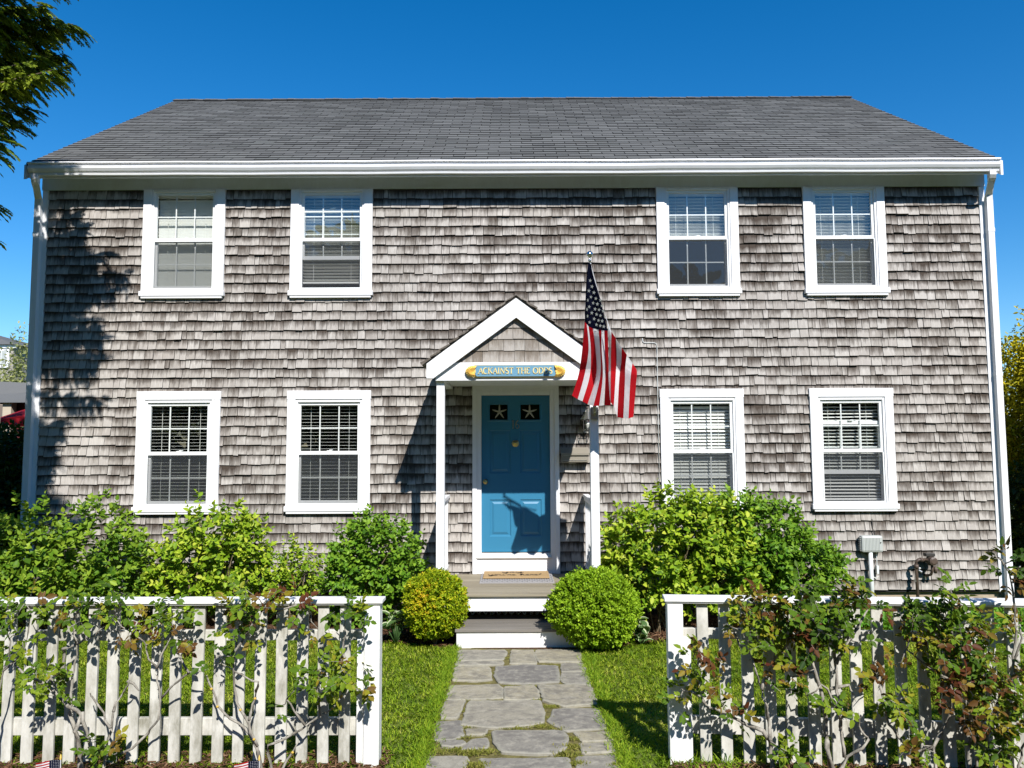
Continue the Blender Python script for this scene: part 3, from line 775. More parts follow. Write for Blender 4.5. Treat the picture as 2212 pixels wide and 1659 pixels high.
for s in (-1, 1):
    e = Vector((apex[0]+s*1.03, 0, 3.03)); a = Vector((apex[0], 0, 3.80)); L = (a-e).length; dd = (a-e).normalized(); nn = Vector((-dd.z*(-1 if s > 0 else 1), 0, abs(dd.x)))
    nn = Vector((s*abs(dd.z), 0, abs(dd.x)))
    b.hexa([(e.x, 8.545, e.z), (a.x, 8.545, a.z), (a.x, 10.0, a.z), (e.x, 10.0, e.z)], [tuple(Vector((e.x, 8.545, e.z))+nn*.012), tuple(Vector((a.x, 8.545, a.z))+nn*.012), tuple(Vector((a.x, 10, a.z))+nn*.012), tuple(Vector((e.x, 10, e.z))+nn*.012)], 0, (.5, .5, .4, 1))
    k = 0; t = -.02
    while t < L-.02:
        t2 = min(t+.19, L+.01); y = 8.525
        while y < 10.0:
            y2 = min(y+R.uniform(.09, .16), 10.0); h = R.uniform(.026, .038)
            p0 = e+dd*t; p1 = e+dd*t2
            lo = [Vector((p0.x, y, p0.z))+nn*.0125, Vector((p1.x, y, p1.z))+nn*.0125, Vector((p1.x, y2-.003, p1.z))+nn*.0125, Vector((p0.x, y2-.003, p0.z))+nn*.0125]
            hi = [lo[0]+nn*h, lo[1]+nn*.004, lo[2]+nn*.004, lo[3]+nn*h]
            b.hexa(lo, hi, 0, (R.random(), R.random(), .6, 1)); y = y2
        t += .13
b.build('porch_roof', M['cedar_roof'], house)
for x0, x1 in ((-.853, -.762), (.876, .972)):
    b = MB(); b.box(x0, x1, 8.655, 8.745, .50, 2.861)
    p = b.build('porch_post', M['white'], house, bevel=.004)
for xr in (-.835, .938):                                       # side railings from post to wall
    b = MB(); b.box(xr-.036, xr+.036, 8.75, 9.96, 1.47, 1.505); b.box(xr-.02, xr+.02, 8.75, 9.96, 1.425, 1.4695)
    rl = b.build('porch_railing', M['white'], house)
    b = MB(); b.box(xr-.02, xr+.02, 8.75, 9.96, .58, .62); b.build('bottom_rail', M['white'], rl)
    for k in range(9):
        y = 8.85+k*.125; c = MB(); c.box(xr-.016, xr+.016, y-.016, y+.016, .6205, 1.4245); c.build('baluster', M['white'], rl)
b = MB()
y = 8.62; k = 0
while y < 9.94:
    y2 = min(y+.138, 9.945); b.box(-.93, 1.05, y, y2-.005, .475, .50, 0, (R.random(), 0, 0, 1)); y = y2
b.build('porch_deck', M['deck'], house, bevel=.002)
b = MB(); b.box(-.90, 1.02, 8.655, 8.69, .312, .474); b.box(-.90, -.86, 8.691, 9.9, .312, .474); b.box(.98, 1.02, 8.691, 9.9, .312, .474); b.build('deck_fascia', M['white'], house)
b = MB()                                                     # lattice skirt in the dark gap
for k in range(26):
    x = -.88+k*.075
    b.prism([(x, .02), (x+.022, .02), (x+.30, .46), (x+.278, .46)], lambda p, q, t: (min(p, 1.0), t, q), 9.07, 9.076)
    b.prism([(x+.278, .02), (x+.30, .02), (x+.022, .46), (x, .46)], lambda p, q, t: (min(p, 1.0), t, q), 9.078, 9.084)
b.build('lattice_skirt', M['frieze'], house)  # darker than the white trim, so shade under the deck is partly colour
b = MB(); b.box(-.60, .722, 8.32, 8.345, 0, .168); b.box(-.60, -.575, 8.346, 9.0, 0, .168); b.box(.697, .722, 8.346, 9.0, 0, .168); st = b.build('step', M['white_rail'], house)
b = MB()
for k in range(6): b.box(-.615, .737, 8.30+k*.118, 8.30+k*.118+.112, .1685, .197, 0, (R.random(), 0, 0, 1))
b.build('tread', M['tread'], st, bevel=.003)

# ------------------------------------------------------------------ things on and around the porch
sg = thing('name_sign', 'blue carved wooden name sign with gold lettering and shells on the porch beam', 'sign', (.04, 8.56, 2.97))
SY = 8.574; x0, x1, z0, z1 = -.435, .515, 2.905, 3.030
def notched(d, y0, y1):
    a, c, e, f = x0-d, x1+d, z0-d, z1+d; n = .022
    return [(a+n, e), (c-n, e), (c-n, e+n), (c, e+n), (c, f-n), (c-n, f-n), (c-n, f), (a+n, f), (a+n, f-n), (a, f-n), (a, e+n), (a+n, e+n)]
b = MB(); b.prism(notched(.006, 0, 0), gable_fn, SY, SY+.024, 0); b.build('border', M['gold'], sg)
b = MB(); b.prism(notched(0, 0, 0), gable_fn, SY-.006, SY-.0005, 0); b.build('board', M['sign_blue'], sg)
H = .066; K = .0115; T = .0055                                        # cap height, thick and thin strokes
def glyph(ch):
    s = lambda *p: [(a*H, c*H) for a, c in p]
    serif = lambda x, y, w=.26: ([(x*H-w*H/2, y*H), (x*H+w*H/2, y*H)], T)
    G = {'A': (.80, [(s((.05, 0), (.38, 1)), T), (s((.38, 1), (.72, 0)), K), (s((.18, .34), (.58, .34)), T), serif(.05, 0), serif(.72, 0)]),
     'C': (.78, [([(a, c) for a, c in arc(.42*H, .5*H, .38*H, .5*H, 50, 310, 16)], [T]*3+[K]*11+[T]*3)]),
     'K': (.80, [(s((.14, 0), (.14, 1)), K), (s((.66, 1), (.16, .45)), T), (s((.30, .58), (.72, 0)), K), serif(.14, 0), serif(.14, 1), serif(.66, 1, .2), serif(.72, 0, .2)]),
     'I': (.38, [(s((.17, 0), (.17, 1)), K), serif(.17, 0), serif(.17, 1)]),
     'N': (.90, [(s((.12, 0), (.12, 1)), T), (s((.12, 1), (.72, 0)), K), (s((.72, 0), (.72, 1)), T), serif(.12, 0, .22), serif(.72, 1, .22)]),
     'S': (.62, [(arc(.28*H, .75*H, .2*H, .25*H, 30, 270, 12), [T]*4+[K]*9), (arc(.28*H, .25*H, .22*H, .25*H, 90, -150, 12), [K]*9+[T]*4)]),
     'T': (.76, [(s((.36, 0), (.36, 1)), K), (s((.05, 1), (.67, 1)), T), (s((.05, 1), (.05, .86)), T), (s((.67, 1), (.67, .86)), T), serif(.36, 0)]),
     'H': (.88, [(s((.14, 0), (.14, 1)), K), (s((.68, 0), (.68, 1)), K), (s((.14, .52), (.68, .52)), T), serif(.14, 0), serif(.14, 1), serif(.68, 0), serif(.68, 1)]),
     'E': (.68, [(s((.14, 0), (.14, 1)), K), (s((.03, 1), (.56, 1)), T), (s((.03, 0), (.58, 0)), T), (s((.14, .52), (.44, .52)), T), (s((.56, 1), (.56, .86)), T), (s((.58, 0), (.58, .16)), T)]),
     'O': (.92, [(arc(.43*H, .5*H, .38*H, .5*H, 0, 360, 22), [K if abs(math.cos(2*math.pi*i/22)) > .55 else T for i in range(23)])]),
     'D': (.86, [(s((.14, 0), (.14, 1)), K), (s((.14, 1), (.32, 1)), T), (arc(.32*H, .5*H, .44*H, .5*H, 90, -90, 14), [T]*3+[K]*9+[T]*3), (s((.32, 0), (.02, 0)), T), (s((.02, 1), (.14, 1)), T)])}
    return G[ch]
text = 'ACKAINST THE ODDS'
adv = sum(.42*H if c == ' ' else glyph(c)[0]*H for c in text)
b = MB(); sp_ = .832/adv; cx = .04-.832/2
for c in text:
    if c == ' ': cx += .42*H*sp_; continue
    w, sts = glyph(c)
    for pts, wd in sts: stroke(b, [(cx+p*sp_, 2.935+q) for p, q in pts], wd, lambda p, q, h: (p, SY-.006-h, q), 0, .007)
    cx += w*H*sp_
b.build('lettering', M['cream_gold'], sg)
for s, xx in ((-1, -.475), (1, .555)):                               # scallop shells at either end
    b = MB(); n = 26; hub = Vector((xx - s*.048, SY-.012, 2.962)); rim = []
    for k in range(n+1):
        a = rad(-112 + 224*k/n); rr = .083*(1-.06*abs(math.sin(a))) * (1+.03*math.cos(k*math.pi))
        rim.append(hub + Vector((s*rr*math.cos(a)*1.12, 0, rr*math.sin(a)*.82)))
    mid = [hub.lerp(r_, .62)+Vector((0, -.020-.006*math.cos(i*math.pi), 0)) for i, r_ in enumerate(rim)]
    for i in range(n):
        b.face([hub, mid[i], mid[i+1]][::(1 if s < 0 else -1)]); b.face([mid[i], rim[i], rim[i+1], mid[i+1]][::(1 if s < 0 else -1)])
        b.face([rim[i], rim[i]+Vector((0, .03, 0)), rim[i+1]+Vector((0, .03, 0)), rim[i+1]])
    b.box(min(hub.x, hub.x-s*.02), max(hub.x, hub.x-s*.02), SY-.016, SY+.01, 2.945, 2.985)
    b.build('shell', M['gold'], sg)

def starfish(xc, zc, label):
    b = MB(); y = DY-.004; R0, r0 = .098, .022; n = 5
    pts = []
    for k in range(10):
        a = rad(90+36*k); r = (R0 if k % 2 == 0 else r0); pts.append(Vector((xc+r*math.cos(a)*1.0, y, zc+r*math.sin(a))))
    ctr = Vector((xc, y-.022, zc))
    for k in range(0, 10, 2):
        tip = pts[k]; v1, v2 = pts[k-1], pts[(k+1) % 10]
        dirv = (tip-Vector((xc, y, zc))).normalized(); pr = Vector((-dirv.z, 0, dirv.x))
        m1 = Vector((xc, y, zc))+dirv*.06; wd = .0105
        a1, a2 = m1-pr*wd, m1+pr*wd; t1, t2 = tip-pr*.004, tip+pr*.004; mm = m1+Vector((0, -.013, 0)); mt = tip+Vector((0, -.006, 0))
        b.face([v1, a1, mm, ctr]); b.face([ctr, mm, a2, v2]); b.face([a1, t1, mt, mm]); b.face([mm, mt, t2, a2]); b.face([t1, t2, mt])
    o = b.build('starfish', M['starfish']); return tag(o, label, 'starfish', 'starfish on the door panes')
starfish(-.165, 2.566, 'dried white starfish on the door pane nearer the door knob side')
starfish(.228, 2.566, 'dried white starfish on the door pane nearer the mailbox side')

mb_ = thing('mailbox', 'low horizontal bronze metal mailbox mounted on the shingles right of the door', 'mailbox', (.79, 9.98, 1.9))
b = MB(); b.prism([(9.86, 1.915), (9.985, 1.915), (9.985, 2.085), (9.86, 2.03)], lambda p, q, t: (t, p, q), .630, .975); b.build('body', M['bronze'], mb_, bevel=.005)
b = MB(); b.prism([(9.845, 2.022), (9.99, 2.095), (9.99, 2.103), (9.838, 2.030), (9.838, 2.005), (9.845, 2.005)], lambda p, q, t: (t, p, q), .622, .983); b.build('lid', M['bronze'], mb_)
b = MB(); b.box(.65, .955, 9.852, 9.858, 1.935, 1.940); b.box(.65, .955, 9.852, 9.858, 2.0, 2.004); b.build('front_trim', M['zinc'], mb_)

ln = thing('wall_lantern', 'small black coach lantern with glass cage and bulb beside the porch post', 'lantern', (.97, 9.98, 2.3))
lx, ly = .965, 9.86
b = MB(); b.box(lx-.04, lx+.04, 9.965, 9.985, 2.32, 2.56); b.tube([(lx, 9.965, 2.53), (lx, 9.91, 2.60), (lx, ly, 2.605), (lx, ly, 2.58)], .009, 8); b.build('bracket', M['black_metal'], ln)
b = MB(); b.lathe((lx, ly, 2.46), [(.092, 0), (.088, .012), (.062, .045), (.058, .055), (.034, .078), (.03, .09), (.012, .105), (.016, .118), (.006, .135)], 4, 'z'); b.build('roof', M['zinc'], ln)
b = MB()
for sx in (-1, 1):
    for sy in (-1, 1): b.box(lx+sx*.055-.004, lx+sx*.055+.004, ly+sy*.055-.004, ly+sy*.055+.004, 2.315, 2.46)
for zz in (2.312, 2.385, 2.452):
    for sy in (-1, 1): b.box(lx-.0585, lx+.0585, ly+sy*.055-.003, ly+sy*.055+.003, zz, zz+.006); b.box(lx+sy*.055-.003, lx+sy*.055+.003, ly-.0515, ly+.0515, zz+.0005, zz+.0055)
b.build('cage', M['black_metal'], ln)
for sx in (-1, 1):
    b = MB(); b.face([(lx-.05, ly+sx*.052, 2.318), (lx+.05, ly+sx*.052, 2.318), (lx+.05, ly+sx*.052, 2.452), (lx-.05, ly+sx*.052, 2.452)]); b.build('pane', M['glass'], ln)
b = MB(); b.lathe((lx, ly, 2.33), [(.012, 0), (.012, .03), (.022, .045), (.03, .07), (.022, .095), (.006, .105)], 12); b.build('bulb', M['bulb'], ln, True)

# doormats
b = MB(); n = 30
x0, x1, y0, y1 = -.40, .495, 9.28, 9.88
for r in range(9):
    for k in range(n):
        xa = x0+(x1-x0)*k/n; xb = x0+(x1-x0)*(k+1)/n; ya = y0+(y1-y0)*r/9; yb2 = y0+(y1-y0)*(r+1)/9; s_ = .012*(1 if (k+r) % 2 else -1)
        b.hexa([(xa+.001, ya+.001, .501), (xb-.001, ya+.001, .501), (xb-.001, yb2-.001, .501), (xa+.001, yb2-.001, .501)], [(xa+.008+s_*.3, ya+.012, .522), (xb-.008+s_*.3, ya+.012+s_*.5, .524), (xb-.008-s_*.3, yb2-.012+s_*.5, .522), (xa+.008-s_*.3, yb2-.012, .524)])
b.box(x0+.004, x1-.004, y0+.004, y1-.004, .5005, .516)
tag(b.build('braided_mat', M['braid']), 'larger grey braided rope mat lying under the coir doormat', 'doormat')
dm = thing('doormat', 'tan coir doormat with dark script greeting on top of grey mat', 'doormat', (.04, 9.6, .526))
b = MB(); b.box(-.362, .445, 9.46, 9.90, .5265, .545); b.build('mat', M['coir'], dm, bevel=.004)
def script(word, x, y, h, sx):
    # loose cursive made of connected strokes, written on the mat: letter shapes in units of x-height
    S = {'y': [(0, 1), (.05, .3), (.25, 0), (.45, .3), (.5, 1), (.48, -.2), (.35, -.9), (.1, -.8), (.3, -.2), (.7, .3)], 'o': [(.1, .2), (.0, .5), (.2, 1), (.45, .6), (.3, .05), (.1, .2), (.4, .9), (.7, .8)],
         'u': [(0, 1), (.02, .3), (.2, 0), (.42, .4), (.45, 1), (.46, .2), (.7, .1)], 'r': [(0, .1), (.1, .9), (.2, 1.1), (.35, .9), (.3, .3), (.5, .1)], 'e': [(0, .4), (.35, .6), (.3, 1), (.08, .8), (.05, .3), (.25, 0), (.55, .3)],
         'h': [(0, .1), (.25, 1.2), (.2, 2), (.08, 1.6), (.08, 0), (.15, .7), (.35, 1), (.42, .5), (.45, 0), (.65, .2)], 'a': [(.4, .9), (.1, .8), (.05, .2), (.3, .1), (.42, .9), (.42, .2), (.65, .1)], "'": [(.1, 1.9), (.02, 1.5)], '!': [(.3, 2.0), (.05, .5)]}
    for c in word:
        if c == ' ': x += .5*sx; continue
        pts = S[c]; w = max(p for p, q in pts)
        stroke(pr, [(x+p*sx, y+q*h) for p, q in pts], .019, lambda p, q, t: (p, q, .5452+t), 0, .0012); x += (w+.02)*sx if c not in "'!" else .25*sx
    return x
pr = MB(); script('yay', -.13, 9.775, .055, .125); script("you're here!", -.30, 9.575, .062, .098)
stroke(pr, [(-.29, 9.575), (-.25, 9.56), (-.2, 9.57)], .008, lambda p, q, t: (p, q, .5452+t), 0, .0012)
pr.build('print', M['coir_print'], dm)

# flag on an angled pole
fl = thing('house_flag', 'large stars and stripes flag hanging from an angled pole on the porch post', 'flag', (.92, 8.62, 2.5))
pb = Vector((.925, 8.60, 2.50)); pt = at(1274, 566, 7.44)
b = MB(); b.tube([pb, pt], .0125, 10); b.build('pole', M['white'], fl, True)
b = MB(); dirp = (pt-pb).normalized(); e = pt+dirp*.0
b.tube([e, e+dirp*.02, e+dirp*.03], [.016, .016, .010], 10); b.build('collar', M['chrome'], fl, True)
b = MB(); b.lathe(tuple(pt+Vector((-.0, 0, .075))), [(.002, -.034), (.02, -.028), (.032, -.01), (.034, .002), (.03, .016), (.018, .029), (.002, .034)], 16); b.tube([pt+dirp*.02, pt+Vector((0, 0, .05))], [.012, .009], 8); b.build('finial', M['chrome'], fl, True)
b = MB(); b.box(.885, .965, 8.630, 8.654, 2.42, 2.56); b.tube([Vector((.925, 8.64, 2.475)), pb+dirp*.09], [.022, .02], 10); b.build('bracket', M['bronze'], fl)
z2 = lambda x, y: ((2000+x*.48216)*.57604, (900+y*.48216)*.57604)
FB = 7.44
def pix(p):
    dd = p.y*math.cos(PITCH)+(p.z-ZE)*math.sin(PITCH); return 829.5-FPX*(-p.y*math.sin(PITCH)+(p.z-ZE)*math.cos(PITCH))/dd
PT = [(pix(pt.lerp(pb, k/40)), pt.lerp(pb, k/40).y) for k in range(41)]
def pole_y(v): return min(8.24, float(np.interp(v, [p[0] for p in PT], [p[1] for p in PT])))
def fat(p, off): return at(p[0], p[1], pole_y(p[1]) - .03 - off)
CAN = 8
def fdepth(j, s): return FB + .055*math.sin(j*1.25+.6)*min(1, s*1.6) + .03*math.sin(j*.55+s*5)*s
top = [(428+20*j/7, 172+2*j) for j in range(8)]
r1 = [(413+8.2*j, 300-abs(j-3)*2) for j in range(8)]; r2_ = [(405+17*j, 470) for j in range(8)]
rD = [(400, 638), (416, 655), (429, 672), (463, 688), (506, 696), (530, 700), (551, 704), (578, 706)]
rE = [(380, 850), (430, 850), (447, 850), (485, 860), (520, 860), (532, 860), (556, 860), (583, 860)]
rF = [(352, 1045), (398, 1050), (440, 1050), (488, 1055), (520, 1060), (540, 1060), (560, 1060), (590, 1060)]
rG = [(300, 1210), (345, 1238), (382, 1255), (422, 1277), (467, 1290), (512, 1290), (552, 1285), (603, 1287)]
def cr(pts, n):                                               # Catmull-Rom resample
    P = [Vector((*p, 0)) for p in pts]; out = []
    for i in range(n+1):
        t = i/n*(len(P)-1); k = min(int(t), len(P)-2); u = t-k
        p0, p1, p2, p3 = P[max(k-1, 0)], P[k], P[k+1], P[min(k+2, len(P)-1)]
        q = .5*((2*p1)+(-p0+p2)*u+(2*p0-5*p1+4*p2-p3)*u*u+(-p0+3*p1-3*p2+p3)*u**3); out.append((q.x, q.y))
    return out
cloth = MB(); NS = 22
canton = [cr([top[j], r1[j], r2_[j], rD[j]], NS) for j in range(8)]
cdep = lambda j, s: .02 + .018*math.sin(j*1.1+.5)*s
for j in range(7):
    for i in range(NS):
        q = [(j, i), (j, i+1), (j+1, i+1), (j+1, i)]
        cloth.face([fat(z2(*canton[a][c]), cdep(a, c/NS)) for a, c in q], 2)
low = [cr([rD[j], rE[j], rF[j], rG[j]], NS) for j in range(8)]
def d7(j, s): return cdep(j, 1)*(1-min(1, s*2)) + (.10 + .085*math.sin(j*1.55+.4) + .03*math.sin(j*.9+s*6) - (.07 if j >= 6 else 0)*s)*min(1, s*2)
for j in range(7):
    for i in range(NS):
        q = [(j, i), (j, i+1), (j+1, i+1), (j+1, i)]
        cloth.face([fat(z2(*low[a][c]), d7(a, c/NS)) for a, c in q], 0 if j % 2 == 0 else 1)
hoist = [(578, 640), (607, 713), (642, 765), (687, 838), (727, 892), (771, 958), (803, 1008)]
hE = [(588, 850), (604, 880), (648, 905), (684, 950), (715, 990), (762, 1020), (806, 1040)]
hF = [(585, 1060), (602, 1060), (640, 1065), (668, 1085), (712, 1110), (752, 1130), (797, 1150)]
hG = [(596, 1240), (601, 1262), (626, 1290), (653, 1378), (700, 1386), (740, 1388), (778, 1376)]
rl_ = [cr([hoist[j], hE[j], hF[j], hG[j]], NS) for j in range(7)]
d13 = lambda j, s: .07 + .07*math.sin(j*1.5+.5)*min(1, s*2+.2) + .025*math.sin(j+s*7)
for j in range(6):
    for i in range(NS):
        q = [(j, i), (j, i+1), (j+1, i+1), (j+1, i)]
        cloth.face([fat(z2(*rl_[a][c]), d13(a, c/NS)) for a, c in q], 1 if j % 2 == 0 else 0)
hd = cr([(448, 186), (487, 330), (530, 490), (580, 640), (607, 713)], 16); he = cr([(440, 170), (470, 290), (520, 455), (572, 630), (590, 712)], 16)
for i in range(16): cloth.face([fat(z2(*he[i]), .01), fat(z2(*he[i+1]), .01), fat(z2(*hd[i+1]), .0), fat(z2(*hd[i]), .0)], 1)
cloth.build('flag_cloth', [M['flag_red'], M['flag_white'], M['flag_blue']], fl, True)
b = MB()
for sx, sy in [(442,315),(456,362),(432,395),(471,409),(448,443),(486,455),(465,490),(498,498),(435,519),(480,537),(511,543),(455,567),(492,578),(522,588),(544,553),(422,592),(473,613),(507,625),(535,630),(556,597),(438,640),(491,658),(521,667),(548,673),(523,468),(534,512),(417,540),(424,468)]:
    w = 1.0 if 430 < sx < 550 else .6; rs = R.uniform(13, 15)
    pts = [fat(z2(sx+w*(rs if k % 2 == 0 else rs*.42)*math.sin(k*math.pi/5+.15), sy-1.15*(rs if k % 2 == 0 else rs*.42)*math.cos(k*math.pi/5+.15)), .05) for k in range(10)]
    b.face(pts[::-1])
b.build('stars', M['star_white'], fl)

# utility box, gas regulator, cable
ub = thing('utility_box', 'ribbed grey plastic utility box on a white conduit against the shingles', 'utility box', (4.55, 9.9, 0))
b = MB(); b.box(4.425, 4.700, 9.875, 9.975, .758, .968); bx = b.build('body', M['grey_plastic'], ub, bevel=.025)
b = MB()
for k in range(11): b.box(4.468+k*.018, 4.475+k*.018, 9.8705, 9.8755, .785, .942)
for k in range(7): b.box(4.416, 4.4245, 9.90, 9.96, .78+k*.026, .79+k*.026)
b.build('rib', M['grey_plastic'], bx)
b = MB(); b.box(4.655, 4.668, 9.864, 9.876, .878, .888); b.build('latch', M['black_metal'], bx)
b = MB(); b.tube([(4.545, 9.91, -.02), (4.545, 9.91, .757)], .026, 12); b.build('conduit', M['pvc'], ub, True)
b = MB(); b.box(4.628, 4.655, 9.93, 9.975, .485, .585); b.tube([(4.64, 9.95, .585), (4.64, 9.95, .76)], .005, 8); b.tube([(4.66, 9.965, .45), (4.63, 9.965, .42), (4.57, 9.965, .45)], .006, 6); b.build('junction', M['pvc'], ub)
tag_cable = MB(); tag_cable.tube([(4.61, 9.975, 1.17), (4.612, 9.97, 1.05), (4.63, 9.95, .97)], .007, 6); tag_cable.build('feed_cable', M['black_metal'], ub)
gr = thing('gas_regulator', 'black gas regulator and rusty riser pipe low on the right shingles', 'gas regulator', (5.1, 9.85, 0))
gx, gy = 5.095, 9.86
b = MB(); b.tube([(gx, gy, -.02), (gx, gy, .62), (gx+.005, gy, .652), (gx+.03, gy, .668), (gx+.13, gy, .668)], .019, 10); b.tube([(gx, gy, .56), (gx, gy, .61)], .028, 8); b.tube([(gx+.05, gy, .668), (gx+.085, gy, .668)], .028, 8); b.build('riser_pipe', M['pipe'], gr, True)
b = MB(); b.lathe((gx+.18, gy, .60), [(.03, 0), (.045, .02), (.06, .055), (.075, .06), (.075, .072), (.05, .08), (.04, .11)], 16); b.lathe((gx+.18, gy-.02, .66), [(.05, 0), (.05, .06), (.03, .07)], 14, 'y'); b.build('regulator_body', M['pipe'], gr)
b = MB(); b.box(gx+.11, gx+.225, gy-.04, gy+.04, .712, .752); b.build('cap', M['black_metal'], gr, bevel=.006)
b = MB(); b.tube([(gx+.02, gy-.02, .54), (gx+.045, gy-.045, .52)], .014, 8); b.tube([(gx-.02, gy, .565), (gx+.05, gy, .56)], .012, 8); b.build('valve', M['zinc'], gr)
b = MB(); b.box(gx-.035, gx+.03, gy-.012, gy+.012, .40, .412); b.build('clamp', M['zinc'], gr)
b = MB(); b.tube([(gx+.2, gy, .6), (gx+.2, gy, .53), (gx+.19, gy+.02, .48), (gx+.16, gy+.06, .46), (gx+.16, 9.99, .46)], .017, 8); b.tube([(gx+.24, gy, .58), (gx+.24, gy, .50)], .02, 8); b.build('outlet_pipe', M['pipe'], gr, True)
cb = MB(); cb.tube([(1.709, 9.978, 3.52), (1.712, 9.974, 3.475), (1.735, 9.972, 3.459), (1.86, 9.972, 3.459), (1.885, 9.972, 3.45), (1.895, 9.972, 3.40), (1.893, 9.972, 2.85), (1.893, 9.972, 1.3)], .0045, 6)
tag(cb.build('wall_cable', M['pvc'], None, True), 'thin white cable running down the shingles beside a lower window', 'cable')

# ------------------------------------------------------------------ picket fences
FENCE_GROUP = None
def fence(name, label, A, B_, first, spacing, n, end):
    A = Vector(A); B_ = Vector(B_); L = (B_-A).length; d = (B_-A)/L; nrm = Vector((d.y, -d.x, 0))
    if nrm.y > 0: nrm = -nrm                                 # towards the street
    root = thing(name, label, 'fence', (A.x, A.y, 0))
    def bar(b, s0, s1, o0, o1, z0, z1, lean=0.0):            # o: offset towards the street
        p = lambda s, o: A + d*s + nrm*o
        lo = [p(s0, o1), p(s1, o1), p(s1, o0), p(s0, o0)]
        if (lo[1]-lo[0]).cross(lo[3]-lo[0]).z < 0: lo = lo[::-1]
        b.hexa([(q.x, q.y, z0) for q in lo], [(q.x+d.x*lean, q.y+d.y*lean, z1) for q in lo])
    for s0 in end:
        b = MB(); bar(b, s0, s0+.105, -.075, .03, -.05, 1.062); b.build('post', M['white_rail'], root, bevel=.004)
    b = MB(); bar(b, end[0]+.106, end[0]+.155, -.02, .012, .0, .83); b.build('batten', M['white_rail'], root)
    b = MB(); bar(b, end[0]-.02, L, -.085, .048, 1.074, 1.100); bar(b, end[0]-.008, L, -.07, .038, 1.0625, 1.0735); b.build('cap_rail', M['white_rail'], root, bevel=.004)
    for z0, z1 in ((.815, .885), (.185, .30)):
        b = MB(); bar(b, end[0]+.1055, L, -.055, -.019, z0, z1); b.build('rail', M['white_weathered'], root, bevel=.004)
    for k in range(n):
        s = first+k*spacing+R.gauss(0, .003)
        b = MB(); bar(b, s, s+.075+R.gauss(0, .0015), -.0185, .004+R.uniform(-.003, .003), R.uniform(-.01, .015), 1.0622, R.gauss(0, .003)); b.build('picket', M['white_weathered'], root, bevel=.003)
    return root
lf = [at(2105*.375, 1640, 5.38).x]
fence('picket_fence', 'weathered white picket fence left of the stone path, climbed by sparse roses', (-.905, 5.36, 0), (-4.6, 5.40, 0), .205, .1437, 25, [0.0])
fence('picket_fence', 'white picket fence right of the stone path, thickly overgrown with climbing roses', (1.055, 5.38, 0), (4.5, 5.10, 0), .205, .1437, 23, [0.0])

# ------------------------------------------------------------------ plants
def rand_unit(n): return unit(NR.normal(0, 1, (n, 3)))
def shrub(name, label, cat, blobs, mat, n_shoot, leaf=(.06, .038), lpn=9, group=None, val=(.25, .85), base=None, stems=14, stemmat='twig', shoot_len=.16, up=.55, tint=None):
    """blobs: (x, y, z, rx, ry, rz). shoots grow outwards and up from the blob surface and interior, each carrying pairs of leaves"""
    bx = np.array(blobs, float)
    vol = (bx[:, 3]*bx[:, 5]+bx[:, 3]*bx[:, 4])
    c = base or (float(bx[:, 0].mean()), float(bx[:, 1].mean()), 0)
    root = thing(name, label, cat, c, group)
    idx = NR.choice(len(bx), n_shoot, p=vol/vol.sum())
    u = rand_unit(n_shoot); rr = NR.uniform(.25, 1.0, n_shoot)**.42
    lump = np.array([mnoise.noise(Vector((float(a*2.1+i*3), float(b_*2.1), float(c_*2.1)))) for i, (a, b_, c_) in zip(idx, u)])
    rr = rr*(1+.30*lump)
    P0 = bx[idx, :3] + u*bx[idx, 3:6]*rr[:, None]
    keep = (P0[:, 2] > .06) & (P0[:, 1] < 9.93); P0, u, rr = P0[keep], u[keep], rr[keep]; m = len(P0)
    sd = unit(u*.6 + np.array([0, -.12, up]) + NR.normal(0, .28, (m, 3)))
    sl_ = NR.uniform(.55, 1.2, m)*shoot_len
    P, D, N, L, W, Vv = [], [], [], [], [], []
    side = unit(np.cross(sd, rand_unit(m)))
    svar = NR.normal(0, .10, m)
    for k in range(lpn):
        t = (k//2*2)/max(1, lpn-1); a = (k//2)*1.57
        s2 = unit(np.cross(sd, side)); s = side*math.cos(a)+s2*math.sin(a)
        if k % 2: s = -s
        if k == lpn-1: s = s*.15
        P.append(P0+sd*(sl_*t)[:, None]); dd = unit(s+sd*(.35+.6*t)+NR.normal(0, .22, (m, 3))); D.append(dd)
        N.append(unit(np.array([.18, -.45, .8])+sd*.3+NR.normal(0, .38, (m, 3))))
        sc = NR.uniform(.72, 1.25, m)*(1.0-.35*t); L.append(leaf[0]*sc); W.append(leaf[1]*sc*NR.uniform(.85, 1.1, m))
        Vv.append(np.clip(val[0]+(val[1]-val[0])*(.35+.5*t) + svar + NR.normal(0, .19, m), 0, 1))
    P, D, N = np.concatenate(P), np.concatenate(D), np.concatenate(N); L, W, Vv = np.concatenate(L), np.concatenate(W), np.concatenate(Vv)
    if tint: Vv = np.clip(tint(P, Vv), 0, 1)
    leaf_object('foliage', P, D, N, L, W, np.stack([Vv, Vv, Vv], 1), M[mat], root)
    if stems:
        b = MB()
        for k in range(stems):
            t = P0[R.randrange(m)]; q0 = Vector((c[0]+R.uniform(-.35, .35)*float(bx[:, 3].max()), c[1]+R.uniform(-.12, .12), .0)); q2 = Vector(t); q1 = q0.lerp(q2, .5)+Vector((R.uniform(-.08, .08), R.uniform(-.05, .05), .08))
            b.tube([q0, q0.lerp(q1, .5)+Vector((R.uniform(-.02, .02), 0, .02)), q1, q1.lerp(q2, .5), q2], [.009, .008, .0065, .005, .003], 5)
        b.build('stems', M[stemmat], root, True)
    return root
HG = 'leafy shrubs along the house wall'
